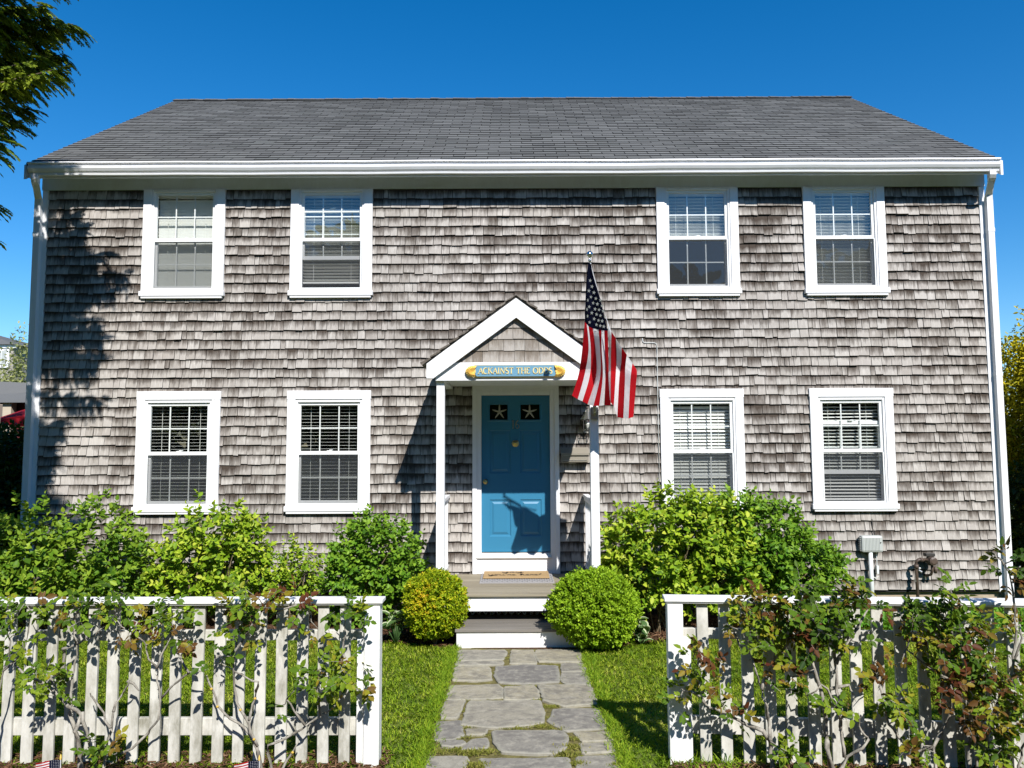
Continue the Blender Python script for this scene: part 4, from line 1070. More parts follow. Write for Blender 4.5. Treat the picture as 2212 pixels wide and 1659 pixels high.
shrub('leafy_shrub', 'wide green shrub at the left corner of the house, partly in tree shade', 'shrub', [(-5.75, 9.0, .80, .75, .5, .66), (-4.9, 9.15, .85, .62, .5, .62), (-5.3, 8.9, .6, .8, .5, .5), (-6.3, 8.8, .7, .6, .5, .6), (-4.62, 9.1, .6, .4, .4, .5)], 'leaf_mid', 760, (.092, .060), 9, HG, (.3, .9), stems=26)
shrub('leafy_shrub', 'yellow green rounded shrub under the leftmost lower window', 'shrub', [(-3.62, 9.3, .85, .62, .40, .58), (-3.85, 9.25, .6, .42, .38, .5), (-3.25, 9.3, .75, .36, .34, .5)], 'leaf_bright', 400, (.086, .058), 9, HG, (.3, .85), stems=22)
shrub('leafy_shrub', 'small sparse yellow green shrub between two taller shrubs', 'shrub', [(-2.62, 9.4, .55, .33, .26, .38), (-2.7, 9.35, .38, .36, .28, .3)], 'leaf_bright', 190, (.064, .042), 9, HG, (.3, .8), stems=18)
shrub('leafy_shrub', 'dense deep green shrub left of the porch steps', 'shrub', [(-1.62, 9.25, .72, .52, .40, .56), (-1.9, 9.2, .5, .34, .34, .42), (-1.32, 9.2, .55, .30, .3, .42), (-1.72, 9.25, 1.05, .25, .22, .25)], 'leaf_deep', 540, (.074, .052), 9, HG, (.35, .95), stems=14)
shrub('leafy_shrub', 'largest shrub, bright yellow green, right of the porch under a window', 'shrub', [(1.75, 8.95, .95, .62, .5, .60), (2.15, 9.0, 1.05, .55, .45, .52), (1.45, 8.9, .6, .42, .4, .45), (2.3, 8.85, .6, .5, .45, .45), (1.25, 9.05, .85, .22, .25, .3)], 'leaf_bright', 780, (.092, .060), 9, HG, (.25, .85), stems=22)
shrub('leafy_shrub', 'darker green shrub merging with the large yellow green one, nearer the utility box', 'shrub', [(2.95, 9.2, .95, .55, .42, .52), (3.3, 9.2, .65, .50, .38, .42), (3.65, 9.3, .62, .30, .25, .22), (2.7, 9.25, 1.35, .22, .22, .2), (2.75, 9.05, .7, .45, .4, .45)], 'leaf_deep', 680, (.084, .056), 9, HG, (.3, .95), stems=20)

def ball(name, label, c, r, n, mat, tint, lf):
    root = thing(name, label, 'shrub', (c[0], c[1], 0), 'clipped boxwood balls by the steps')
    ns = n//16; us = rand_unit(ns)
    big = np.array([mnoise.noise(Vector((float(a*1.5), float(b_*1.5), float(c_*1.5+c[0]*3)))) + .55*mnoise.noise(Vector((float(a*3.7), float(b_*3.7), float(c_*3.7)))) for a, b_, c_ in us])
    rs = (1+.10*big+NR.normal(0, .022, ns))*np.where(NR.random(ns) < .05, NR.uniform(1.03, 1.10, ns), 1.0)*(1-.42*NR.beta(1, 3.2, ns))
    C = np.array(c)+us*np.array(r)*rs[:, None]; ax = unit(us*.75+np.array([0, 0, .45])+NR.normal(0, .25, (ns, 3)))
    idx = np.repeat(np.arange(ns), 16); m = len(idx); t = NR.uniform(-.055, .012, m)
    P = C[idx]+ax[idx]*t[:, None]+NR.normal(0, .0065, (m, 3)); u = us[idx]; keep = P[:, 2] > .05
    P, u, idx, t = P[keep], u[keep], idx[keep], t[keep]; m = len(P); lump = NR.normal(0, .32, ns)[idx]+t*6
    D = unit(ax[idx]*.8+NR.normal(0, .62, (m, 3))); N = unit(u*.5+NR.normal(0, .55, (m, 3))+np.array([0, -.1, .5]))
    L = NR.uniform(.7, 1.25, m)*lf; W = L*.60
    v = np.clip(tint(u, P) + NR.normal(0, .13, m) + .35*lump, 0, 1)
    leaf_object('foliage', P, D, N, L, W, np.stack([v]*3, 1), M[mat], root)
    b = MB()
    for k in range(7):
        a = k*.9; b.tube([(c[0], c[1], 0), (c[0]+r[0]*.3*math.cos(a), c[1]+r[1]*.3*math.sin(a), c[2]*.6), (c[0]+r[0]*.75*math.cos(a), c[1]+r[1]*.75*math.sin(a), c[2]*1.1)], [.012, .009, .004], 5)
    b.build('stems', M['bark'], root)
    return root
ball('boxwood', 'smaller boxwood ball with bronze yellow tinge, left of the steps', (-.835, 8.42, .44), (.35, .33, .35), 36000, 'boxwood_gold', lambda u, P: NR.normal(.42, .06, len(u)) + .36*np.exp(-(((u[:, 0]+.35)/.4)**2+((u[:, 2]-.25)/.4)**2)) , .026)
ball('boxwood', 'larger bright green boxwood ball right of the steps', (.855, 8.25, .43), (.48, .42, .40), 56000, 'boxwood', lambda u, P: .52+0*u[:, 0], .027)

def hosta(label, c, n, r, seed):
    rr = random.Random(seed); root = thing('hosta', label, 'plant', (c[0], c[1], 0), 'hostas beside the steps')
    b = MB()
    for k in range(n):
        a = rr.uniform(0, 6.28); tilt = rr.uniform(.2, 1.1); L = rr.uniform(.7, 1.1)*r; W = L*.5
        d = Vector((math.cos(a)*math.cos(tilt), math.sin(a)*math.cos(tilt), math.sin(tilt))); p = Vector((c[0]+rr.uniform(-.08, .08), c[1]+rr.uniform(-.08, .08), c[2]*rr.uniform(.3, 1.4)))
        s = d.cross(Vector((0, 0, 1))).normalized(); nn = s.cross(d)
        b.tube([Vector((c[0], c[1], 0)), p], .006, 4, 0, (.35, .35, .35, 1))
        rows = []
        for i in range(6):
            t = i/5; w = W*math.sin(math.pi*(t*.92+.06))**.75*.5; q = p+d*(L*t)-Vector((0, 0, 1))*(L*.45*t*t)
            rows.append([q-s*w+nn*w*.35, q-s*w*.74+nn*w*.2, q, q+s*w*.74+nn*w*.2, q+s*w+nn*w*.35])
        v = rr.uniform(.2, .55)
        for r0, r1 in zip(rows[:-1], rows[1:]):
            for i in range(4): b.face([r0[i], r0[i+1], r1[i+1], r1[i]], 0, ((1,)*3+(1,)) if i in (0, 3) else (v, v, v, 1))
    b.build('leaves', M['hosta'], root, True)
    return root
hosta('white edged hosta left of the bronzed boxwood by the left fence end', (-1.27, 8.5, .22), 20, .23, 3)
hosta('white edged hosta right of the larger boxwood ball', (1.37, 8.42, .16), 18, .22, 4)

# climbing roses
q7 = lambda u, v: (u*.375, v*.375+1094.4)
q8 = lambda u, v: (u*.375+1382.4, v*.375+1094.4)
def fence_y(x): return 5.36 if x < 0 else 5.38-(x-1.05)*.0815
def spot(q, u, v, off):
    px = q(u, v); p = at(*px, 5.25)
    return at(*px, fence_y(p.x)-off)
ROSES = []
def rose(label, q, base, stems, thick=.012): ROSES.append(dict(label=label, q=q, base=base, stems=stems, thick=thick, pts=[], blobs=[]))
rose('sparse climbing rose at the left picture edge, shoots over the fence', q7, (-60, 1480), [[(-60,1480),(-40,1200),(20,950),(60,820),(40,700)], [(20,950),(140,830),(160,720),(180,600)], [(40,720),(100,640),(140,560)]], .010)
rose('climbing rose with gnarled trunk and long bare canes on the left fence', q7, (470, 1490), [[(470,1490),(455,1380),(440,1290),(470,1190),(400,1150),(340,1090),(260,1020),(165,975),(100,930),(85,900)], [(440,1290),(400,1200),(430,900),(440,790)], [(470,1190),(495,1290),(520,1400)], [(360,960),(372,850),(362,820),(440,790),(540,740),(600,690)], [(340,1090),(290,1000),(270,960)], [(440,790),(420,650),(480,560)]], .017)
rose('climbing rose with forked trunk in the middle of the left fence', q7, (600, 1490), [[(590,1490),(615,1390),(640,1290),(650,1190),(668,1120)], [(650,1180),(700,1090),(745,1000)], [(630,1270),(600,1190),(535,1095),(520,1075)], [(640,1440),(760,1390),(850,1310),(910,1220),(925,1110),(905,1000),(912,940),(862,880),(840,800),(800,760),(700,680),(660,640)], [(925,1110),(1000,1030),(1090,960),(1200,935)], [(912,930),(930,860),(980,760),(990,660)], [(745,1000),(800,1060)], [(1080,960),(1040,860),(1000,830)], [(840,800),(880,690),(900,620)]], .013)
rose('climbing rose with yellow lichen on its canes near the left gate post', q7, (1530, 1480), [[(1520,1480),(1480,1390),(1420,1280),(1330,1220),(1260,1150),(1220,1050),(1190,970)], [(1480,1390),(1430,1250),(1370,1130),(1350,1000),(1345,850),(1370,740),(1390,600)], [(1435,1230),(1480,1060),(1490,1010),(1430,990),(1330,930),(1270,900)], [(1570,1480),(1545,1370),(1640,1340),(1740,1280),(1850,1200),(1950,1130),(1990,1050),(2000,960)], [(1760,1260),(1700,1170),(1650,1110)], [(1990,1050),(1970,900),(1980,780),(1990,640)], [(1600,1480),(1680,1420),(1720,1350)], [(1345,850),(1440,700),(1520,580)], [(1850,1200),(1830,1050),(1850,930)], [(1520,580),(1620,600),(1700,560),(1790,610)]], .014)
rose('climbing rose with pale canes hiding the right gate post', q8, (760, 1490), [[(760,1490),(750,1370),(720,1300),(620,1260),(500,1190),(390,1150),(330,1080),(345,950),(330,800)], [(750,1350),(740,1250),(730,1150),(700,1050),(670,950),(640,850),(620,720),(600,600)], [(640,850),(580,800),(540,720)], [(700,1050),(760,900),(780,740)], [(330,1080),(250,1060)], [(760,900),(850,800),(880,650)]], .016)
rose('climbing rose with mossy looping canes in the middle of the right fence', q8, (1170, 1490), [[(1110,1490),(1085,1440),(1070,1300),(1060,1150),(1040,1050),(1010,950),(980,800),(930,600),(930,450)], [(1130,1490),(1200,1440),(1280,1390),(1320,1340),(1270,1290),(1260,1190)], [(1180,1440),(1160,1300),(1150,1200),(1100,1080),(1050,1030),(960,1090)], [(1100,1050),(1200,1030),(1230,1080)], [(1150,1200),(1130,900),(1100,760),(1160,600),(1210,450)], [(1010,950),(880,980)], [(1130,900),(1220,760),(1320,580)]], .018)
rose('climbing rose with bronze red shoots towards the right end of the fence', q8, (1880, 1490), [[(1900,1490),(1890,1300),(1910,1180),(1880,1080),(1780,1000),(1650,910),(1530,820),(1570,740)], [(1720,1490),(1690,1380),(1790,1200),(1780,1050),(1760,850),(1700,640),(1720,560)], [(1950,1490),(1930,1350),(1990,1200),(1960,1000),(1880,760)], [(1530,1400),(1440,1250),(1400,1100),(1380,1020)], [(1690,1380),(1600,1420),(1560,1450)], [(1760,850),(1800,700),(1790,480)]], .015)
rose('tall climbing rose shoot in the bottom right corner of the picture', q8, (2150, 1490), [[(2150,1490),(2110,1300),(2120,1100),(2150,900),(2165,600),(2140,440),(2100,330),(2060,290)], [(2110,1300),(2030,1250),(1990,1180)], [(2150,900),(2200,760),(2190,680)], [(2140,440),(2190,340)], [(2150,1490),(2220,1350),(2230,1100)]], .013)
BL7 = [(30,640,60,18),(150,560,90,24),(200,620,60,14),(130,780,60,14),(60,850,40,8),(380,560,70,16),(480,600,90,20),(560,560,60,14),(620,640,60,12),(700,600,70,16),(720,720,60,12),(780,650,60,12),(250,980,60,20),(340,1010,55,16),(320,1080,40,8),(900,620,60,14),(980,570,80,18),(1000,680,70,14),(960,740,50,10),(1090,790,50,12),(1060,600,50,10),(1340,560,70,20),(1420,480,60,16),(1350,680,70,20),(1420,620,80,22),(1440,720,70,16),(1250,860,60,14),(1520,560,70,16),(1600,610,35,6),(1700,550,70,16),(1780,600,70,16),(1830,700,40,8),(1960,590,70,22),(2060,600,60,20),(1880,880,70,20),(1830,960,80,22),(1950,960,80,24),(2060,980,70,22),(1780,1050,70,14),(1900,1060,70,18),(2080,1060,40,8),(1700,1030,50,8),(1600,1150,40,5),(1990,870,40,8),(560,1380,60,14),(650,1370,50,12),(560,1450,60,16),(240,1000,50,12),(640,480,60,10),(1560,480,50,8)]
BL8 = [(560,600,70,22),(620,600,60,22),(700,560,70,22),(640,700,70,22),(520,690,40,8),(720,640,80,26),(800,640,60,20),(850,560,70,24),(900,620,80,30),(980,600,80,28),(950,700,80,32),(860,760,70,24),(1050,680,80,30),(1150,580,80,28),(1230,540,70,22),(1180,680,70,24),(1100,780,70,26),(980,800,60,22),(860,860,60,18),(760,740,60,16),(700,790,40,8),(1260,780,40,8),(1300,560,60,16),(1380,590,50,10),(920,440,60,12),(1000,480,60,12),(1220,440,70,14),(1180,520,60,14),(330,800,50,12),(300,880,60,14),(400,860,60,14),(350,1000,70,22),(250,1060,60,18),(430,1040,60,16),(220,1130,40,8),(460,1090,50,10),(560,1230,30,5),(590,1170,30,6),(870,980,50,14),(870,1080,50,12),(750,880,50,10),(960,1060,40,8),(1200,1200,50,10),(1100,1180,50,8),(1380,1020,70,18),(1400,1100,70,18),(1470,1130,60,14),(1540,1180,60,14),(1600,620,90,30),(1700,600,100,36),(1650,700,90,30),(1780,680,90,34),(1860,700,90,34),(1900,620,60,20),(1960,720,60,20),(1780,540,60,18),(1800,470,50,14),(1730,780,80,28),(1850,800,90,32),(1950,850,80,28),(1750,900,80,26),(1880,920,80,30),(1980,950,90,30),(1700,1000,70,20),(1820,1050,80,26),(1950,1050,80,28),(2060,1050,70,24),(2150,1000,80,28),(2180,850,80,26),(2180,700,60,18),(2180,1150,80,26),(2060,1180,80,26),(2000,1250,80,24),(2100,1300,80,26),(2200,1300,80,26),(1900,1230,70,18),(1880,1150,60,16),(2000,1400,70,20),(2120,1420,80,26),(1600,1330,60,14),(1560,1450,50,12),(1650,1400,50,10),(900,1440,70,20),(850,1400,50,12),(2100,300,45,10),(2040,300,30,5),(2150,380,60,14),(2190,300,40,8),(2130,430,40,8),(1480,900,50,8),(1500,640,60,12)]
for r in ROSES:
    for s in r['stems']:
        pts = [spot(r['q'], u, v, R.uniform(.10, .20)) for u, v in s]
        if s is r['stems'][0] or s[0][1] >= 1470: pts[0].z = min(pts[0].z, .0)
        r['pts'].append(pts)
for q, bl in ((q7, BL7), (q8, BL8)):
    for u, v, rad_, n in bl:
        c = spot(q, u, v, R.uniform(.12, .26)); best = None
        for r in ROSES:
            for pl in r['pts']:
                for p in pl:
                    d_ = (p-c).length
                    if best is None or d_ < best[0]: best = (d_, r, p)
        best[1]['blobs'].append((c, rad_*.375/308, n, best[2]))
for r in ROSES:
    bx = r['pts'][0][0]; root = thing('climbing_rose', r['label'], 'climbing rose', (bx.x, bx.y, 0), 'climbing roses along the picket fences')
    lich = MB(); canes = [MB() for _ in r['pts']]
    for si, pl in enumerate(r['pts']):
        b = canes[si]
        th = r['thick']*(1 if si == 0 else .72); fine = []
        for p, q in zip(pl[:-1], pl[1:]):
            n = max(2, int((q-p).length/.045))
            for k in range(n): fine.append(p.lerp(q, k/n)+Vector((R.gauss(0, .004), R.gauss(0, .006), R.gauss(0, .004))))
        fine.append(pl[-1]); nf = len(fine)
        b.tube(fine, [th*(1-.68*i/nf)*R.uniform(.82, 1.2) for i in range(nf)], 6)
        for i in range(1, nf-1, 2):                               # thorns and spurs
            if R.random() < .55: b.tube([fine[i], fine[i]+Vector((R.uniform(-.02, .02), -R.uniform(0, .012), R.uniform(-.005, .02)))], [.0035, .0008], 4)
            if 'lichen' in r['label'] and R.random() < .25 and fine[i].z < .55:
                lich.lathe(tuple(fine[i]-Vector((0, th*.8, 0))), [(.002, -.008), (.008, -.005), (.011, 0), (.007, .006), (.002, .009)], 6)
    P, D, N, L, W, V = [], [], [], [], [], []
    for c, rr, n, near in r['blobs']:
        b = canes[min(range(len(canes)), key=lambda i: min((p-near).length for p in r['pts'][i]))]
        mid = near.lerp(c, .5)+Vector((R.gauss(0, .015), R.gauss(0, .015), R.gauss(0, .015)))
        b.tube([near, mid, c], [.0042, .0035, .002], 5)
        tone = R.choice([.25, .35, .4, .48, .52, .58, .62, .68, .74, .90] if c.x < 0 else [.15, .28, .40, .48, .56, .66, .72, .80, .86, .95])
        for k in range(max(2, int(n*(.46 if c.x < 0 else .50)))):                      # compound leaves: a stalk with 5 or 7 leaflets
            u = Vector((R.gauss(0, 1), R.gauss(0, 1), R.gauss(0, 1))).normalized()*rr*R.uniform(.2, 1.15); o = c+u
            dv = (u.normalized()*.7+Vector((R.gauss(0, .5), R.gauss(0, .5)-.25, R.gauss(0, .45)+.1))).normalized()
            nv = Vector((R.gauss(.15, .4), R.gauss(-.55, .35), R.gauss(.75, .3))).normalized()
            sv = dv.cross(nv).normalized(); stl = R.uniform(.05, .08); ls = R.uniform(.038, .062)
            b.tube([o, o+dv*stl], .0012, 3, cap=False)
            v0 = min(1, max(0, tone+R.gauss(0, .13)))
            for t, sd in ((1, 0), (.72, 1), (.72, -1), (.38, 1), (.38, -1)):
                P.append(o+dv*stl*t); D.append((dv*(1 if sd == 0 else .45)+sv*sd).normalized()); N.append(nv+Vector((R.gauss(0, .2), R.gauss(0, .2), R.gauss(0, .2))))
                s_ = ls*R.uniform(.85, 1.1)*(1.1 if sd == 0 else .9); L.append(s_); W.append(s_*.57); V.append(min(1, max(0, v0+R.gauss(0, .04))))
    for b in canes: b.build('cane', M['rose_bark'], root, True)
    if lich.v: lich.build('lichen', M['lichen'], root, True)
    V = np.array(V)
    leaf_object('foliage', np.array([tuple(p) for p in P]), np.array([tuple(p) for p in D]), np.array([tuple(p) for p in N]), np.array(L), np.array(W), np.stack([V]*3, 1), M['rose_leaf'], root, .12, .18)

# lawn blades
def in_path(x, y): return -.62 < x < .74 and y < 8.35
def lawn_ok(x, y):
    if y > bnd(x)+.02: return False
    if in_path(x, y): return False
    if x < -.82 and y < 5.32: return False
    if x > 1.10 and y < 5.28 - (x-1.05)*.08: return False
    return True
P = []
while len(P) < 150000:
    xs_ = NR.uniform(-6.6, 6.6, 40000); t = NR.uniform(0, 1, 40000); ys = 4.6 + (9.1-4.6)*t
    for x, y in zip(xs_, ys):
        if abs(x) > .68*y+.4: continue
        if lawn_ok(x, y): P.append((x, y, 0))
P = np.array(P[:150000]); k = len(P)
# unkempt edge: a few tufts reach over the stones
patch = np.array([mnoise.noise(Vector((x*1.3, y*1.3, 2))) for x, y, _ in P]); fine = np.array([mnoise.noise(Vector((x*6, y*6, 5))) for x, y, _ in P])
h = NR.uniform(.022, .05, k)*(1+.35*fine); a = NR.uniform(0, 6.28, k); lean = NR.uniform(.3, 1.6, k)
D = np.stack([np.cos(a)*lean, np.sin(a)*lean, np.ones(k)], 1); D = unit(D); S = unit(np.stack([-np.sin(a+NR.normal(0, .6, k)), np.cos(a), np.zeros(k)], 1))
w = NR.uniform(.0016, .0034, k)[:, None]; H_ = h[:, None]
bend = np.stack([np.cos(a), np.sin(a), -np.ones(k)*.3], 1)*(.3*H_)
V = np.stack([P-S*w, P+S*w, P+D*H_*.6+S*w*.8, P+D*H_+bend, P+D*H_*.6-S*w*.8], 1).reshape(-1, 3)
q = (np.arange(k)*5)[:, None]; F = np.concatenate([q+np.array([[0, 1, 2, 4]]), q+np.array([[4, 2, 3, 3]])], 1)
F = (q+np.array([[0, 1, 2, 3, 4]]))
v = np.clip(.48+.38*patch+.22*fine+NR.normal(0, .17, k), 0, 1)
tag(mesh_np('lawn_grass', V, F, M['grass'], np.stack([v, v, v, np.ones(k)], 1)), 'short green lawn with dry patches around the stone path', 'grass', kind='stuff')

# weeds between the stones, and the ground cover along the right wall
def tufts(name, label, cat, pts, mat, hmax, lw, per, rnd=.03, val=(.3, .8)):
    P, D, N, L, W = [], [], [], [], []
    for x, y, s in pts:
        for k in range(per):
            a = R.uniform(0, 6.28); P.append((x+R.gauss(0, rnd)*s, y+R.gauss(0, rnd)*s, .005+R.uniform(0, .4)*hmax*s)); t = R.uniform(.2, 1.2)
            D.append((math.cos(a)*math.cos(t), math.sin(a)*math.cos(t), math.sin(t))); N.append((R.gauss(0, .4), R.gauss(-.2, .4), 1)); l_ = R.uniform(.6, 1.2)*lw[0]*s; L.append(l_); W.append(l_*lw[1])
    n = len(P); v = np.clip(NR.uniform(*val, n)+NR.normal(0, .1, n), 0, 1)
    o = leaf_object(name, np.array(P), np.array(D), np.array(N), np.array(L), np.array(W), np.stack([v]*3, 1), M[mat], None)
    return tag(o, label, cat, kind='stuff')
joints = []
for u, v, n, s in [(920,850,14,.8),(600,905,8,.5),(1250,905,14,.8),(830,960,14,.7),(600,1022,10,.6),(1300,1000,12,.8),(940,1045,12,.6),(1110,1040,10,.6),(895,1090,8,.6),(640,1150,7,.9),(860,1140,7,.6),(1140,1140,12,1),(1230,1190,24,1),(610,1220,14,1),(1200,1260,10,.8),(640,1330,14,.9),(900,1335,18,.9),(1000,1340,20,1.1),(1160,1325,26,1.2),(1280,1340,12,1),(640,1400,12,.9),(560,1410,10,.8),(790,1380,10,.8),(1380,1410,20,1.1),(1370,1470,30,1.5),(1340,1520,34,1.5),(680,1510,40,1.5),(780,1500,30,1.4),(560,1490,24,1.2),(470,1505,18,1.1),(720,1600,40,1.6),(1390,1580,26,1.2),(1700,1590,20,1.3),(1560,1440,10,.6),(560,800,5,.6)]:
    for k in range(n):
        p = Zc(u+R.gauss(0, 40), v+R.gauss(0, 5)); joints.append((p.x, p.y, s*R.uniform(.6, 1.1)))
tufts('joint_weeds', 'low weeds and moss growing in the joints of the stone path', 'weeds', joints, 'moss', .010, (.020, .22), 11, .015, (.2, 1.0))
edge = [(sx+R.gauss(0, .02), R.uniform(5.0, 8.3), R.uniform(.8, 1.3)) for sx in (-.63, .745) for k in range(520)] + [(R.uniform(1.08, 1.5), R.uniform(5.15, 5.4), 1.5) for k in range(25)]
tufts('edge_grass', 'ragged grass leaning over the edges of the path', 'grass', edge, 'grass', .01, (.048, .08), 10, .03, (.1, .62))
gc = [(R.uniform(3.4, 6.9), R.uniform(9.0, 9.95), R.uniform(.8, 1.3)) for k in range(1500)] + [(R.uniform(5.2, 7.5), R.uniform(7.6, 9.2), R.uniform(.6, 1)) for k in range(500)]
tufts('ground_cover', 'bright green ground cover along the foundation right of the shrubs', 'ground cover', gc, 'weed', .20, (.05, .55), 9, .05, (.3, .9))
b = MB(); tf = MB()

# stick flags in the mulch
def stick_flag(label, u, v, Y, side, w, h):
    top = at(u, v, Y); root = thing('small_flag', label, 'flag', (top.x, top.y, 0), 'small flags on sticks in the front bed')
    b = MB(); b.tube([(top.x, top.y, -.02), (top.x, top.y, top.z)], .0042, 8); b.build('stick', M['flag_white'], root)
    b = MB(); b.lathe((top.x, top.y, top.z), [(.005, -.008), (.006, .004), (.004, .016), (.001, .026)], 8); b.build('tip', M['gold'], root)
    b = MB(); n = 13; nx = 12
    f = lambda p, q: (top.x+side*p*w, top.y+.014*math.sin(p*7+.5)*p-.004, top.z-.006-q*h-p*p*h*.30)
    for j in range(n):
        for i in range(nx):
            can = i < 5 and j < 7
            b.face([f(i/nx, j/n), f((i+1)/nx, j/n), f((i+1)/nx, (j+1)/n), f(i/nx, (j+1)/n)], 2 if can else j % 2)
    c = b.build('flag_cloth', [M['flag_red'], M['flag_white'], M['flag_blue']], root, True)
    b = MB()
    for j in range(5):
        for i in range(5):
            p, q = (i+.6)/14, (j+.6)/10.5; o = Vector(f(p, q))+Vector((0, -.004, 0)); r_ = w*.013
            b.face([o+Vector((r_*(1 if k % 2 == 0 else .42)*math.sin(k*math.pi/5), 0, r_*(1 if k % 2 == 0 else .42)*math.cos(k*math.pi/5))) for k in range(10)])
    b.build('stars', M['star_white'], root)
stick_flag('small stick flag at the bottom edge under the gnarled left rose, mostly cut off', 131, 1638, 5.0, -1, .16, .10)
stick_flag('small stick flag with visible stripes at the bottom edge in front of the left fence', 560, 1640, 5.0, -1, .16, .10)

# ------------------------------------------------------------------ trees and background
def conifer():
    root = thing('cedar_tree', 'tall dark cedar at the upper left with drooping fronds lit from the right', 'tree', (-8.1, 7.6, 0))
    b = MB(); b.tube([(-8.1, 7.6, -.1), (-8.08, 7.6, 3), (-8.1, 7.65, 7), (-8.1, 7.6, 11.2)], [.26, .21, .13, .03], 10); b.build('trunk', M['bark'], root, True)
    def lim(v):                                                # the crown's outline on the house side, measured in the photo
        return float(np.interp(v, [-400, 20, 60, 100, 125, 165, 190, 240, 270, 320, 345, 370, 395, 430, 470, 2000], [150, 160, 158, 125, 135, 118, 80, 70, 35, 5, -10, -12, -4, -10, -25, -25]))
    def proj(p):
        dd = p.y*math.cos(PITCH)+(p.z-ZE)*math.sin(PITCH); yy = (-p.y*math.sin(PITCH)+(p.z-ZE)*math.cos(PITCH))/dd
        return 1106+FPX*p.x/dd, 829.5-FPX*yy
    P, D, N, L, W, V = [], [], [], [], [], []; br = MB()
    def branch(base, tip, dense):
        ax = tip-base; ln_ = ax.length; pts = [base+ax*t+Vector((0, 0, -.10*ln_*math.sin(t*math.pi)*.6)) for t in (0, .25, .5, .75, 1)]
        br.tube(pts, [.03, .024, .017, .010, .004], 5)
        ax = ax.normalized(); side = ax.cross(Vector((0, 0, 1))).normalized()
        n = int(ln_*dense*1.15); tone = R.uniform(-.12, .12)
        for i in range(n):
            t = .25+.75*i/n + R.uniform(-.02, .02); o = base.lerp(tip, min(1, t))+Vector((0, 0, -.06*ln_*math.sin(min(1, t)*math.pi)))
            sg_ = 1 if i % 2 else -1; fl_ = R.uniform(.16, .40)*(1.15-.55*t)
            fd = (ax*.65+side*sg_*R.uniform(.25, .95)+Vector((0, 0, R.uniform(-.5, .12)))).normalized()
            nv = (Vector((0, 0, 1))+side*R.gauss(0, .35)+ax*R.gauss(0, .25)).normalized(); fs = fd.cross(nv).normalized()
            k = int(fl_/.011)
            for j in range(k):
                s = (j+1)/k; s2 = 1 if j % 2 else -1; p = o+fd*(fl_*s)+Vector((0, 0, -.30*fl_*s*s))
                P.append(p); D.append((fd*.9+fs*s2*.75+Vector((0, 0, -.35*s))).normalized()); N.append((nv+Vector((R.gauss(0, .25), R.gauss(0, .25), R.gauss(0, .2)))).normalized())
                q = R.uniform(.045, .080)*(1.15-.5*s); L.append(q); W.append(q*.42); V.append(min(1, max(0, .42+tone+.25*s+R.gauss(0, .12))))
    for (u, v, Y, zb) in [(158, 52, 7.9, 6.5), (120, 40, 7.7, 6.8), (128, 70, 8.2, 6.2), (132, 118, 7.9, 6.0), (110, 105, 8.3, 6.1), (134, 150, 7.9, 5.9), (118, 162, 7.6, 5.7), (95, 140, 8.2, 5.8), (60, 236, 8.0, 5.2), (38, 262, 7.8, 5.0), (30, 225, 8.3, 5.4), (60, 20, 7.6, 7.0), (100, 12, 8.1, 7.0), (40, 90, 7.4, 6.5), (-12, 310, 7.9, 4.7), (-34, 330, 8.0, 4.5), (10, 180, 7.6, 5.6), (60, 190, 7.9, 5.5), (20, 130, 7.8, 6)]:
        branch(Vector((-8.1, 7.62, zb+R.uniform(-.1, .3))), at(u, v, Y), 46)
    tries = 0; made = 0
    while made < 120 and tries < 4000:
        tries += 1; z = R.uniform(1.2, 10.5); a = R.uniform(0, 6.28); ln_ = (3.1*(1-z/12.5)+.7)*R.uniform(.7, 1.15); base = Vector((-8.1, 7.62, z)); tip = base+Vector((math.cos(a)*ln_, math.sin(a)*ln_, R.uniform(-.35, .25)*ln_*.5))
        u, v = proj(tip)
        if v > -300 and u > lim(v)-45: continue
        if tip.y > 9.6 and tip.x > -6.6: continue
        branch(base, tip, 30); made += 1
    for k in range(64):                                          # the side towards the house and the street, which throws the shade on the wall
        z = R.uniform(3.9, 8.4); tip = Vector((R.uniform(-5.4, -4.2), R.uniform(4.9, 7.5), z)); u, v = proj(tip)
        if v > -10 and u > lim(v)-10: tip.x -= (u-(lim(v)-12))/FPX*tip.y
        branch(Vector((-8.1, 7.62, z+R.uniform(-.3, .3))), tip, 30)
    br.build('limbs', M['bark'], root, True)
    V = np.array(V)
    leaf_object('crown', np.array([tuple(p) for p in P]), np.array([tuple(p) for p in D]), np.array([tuple(p) for p in N]), np.array(L), np.array(W), np.stack([V]*3, 1), M['cedar'], root, .1, .2)
conifer()

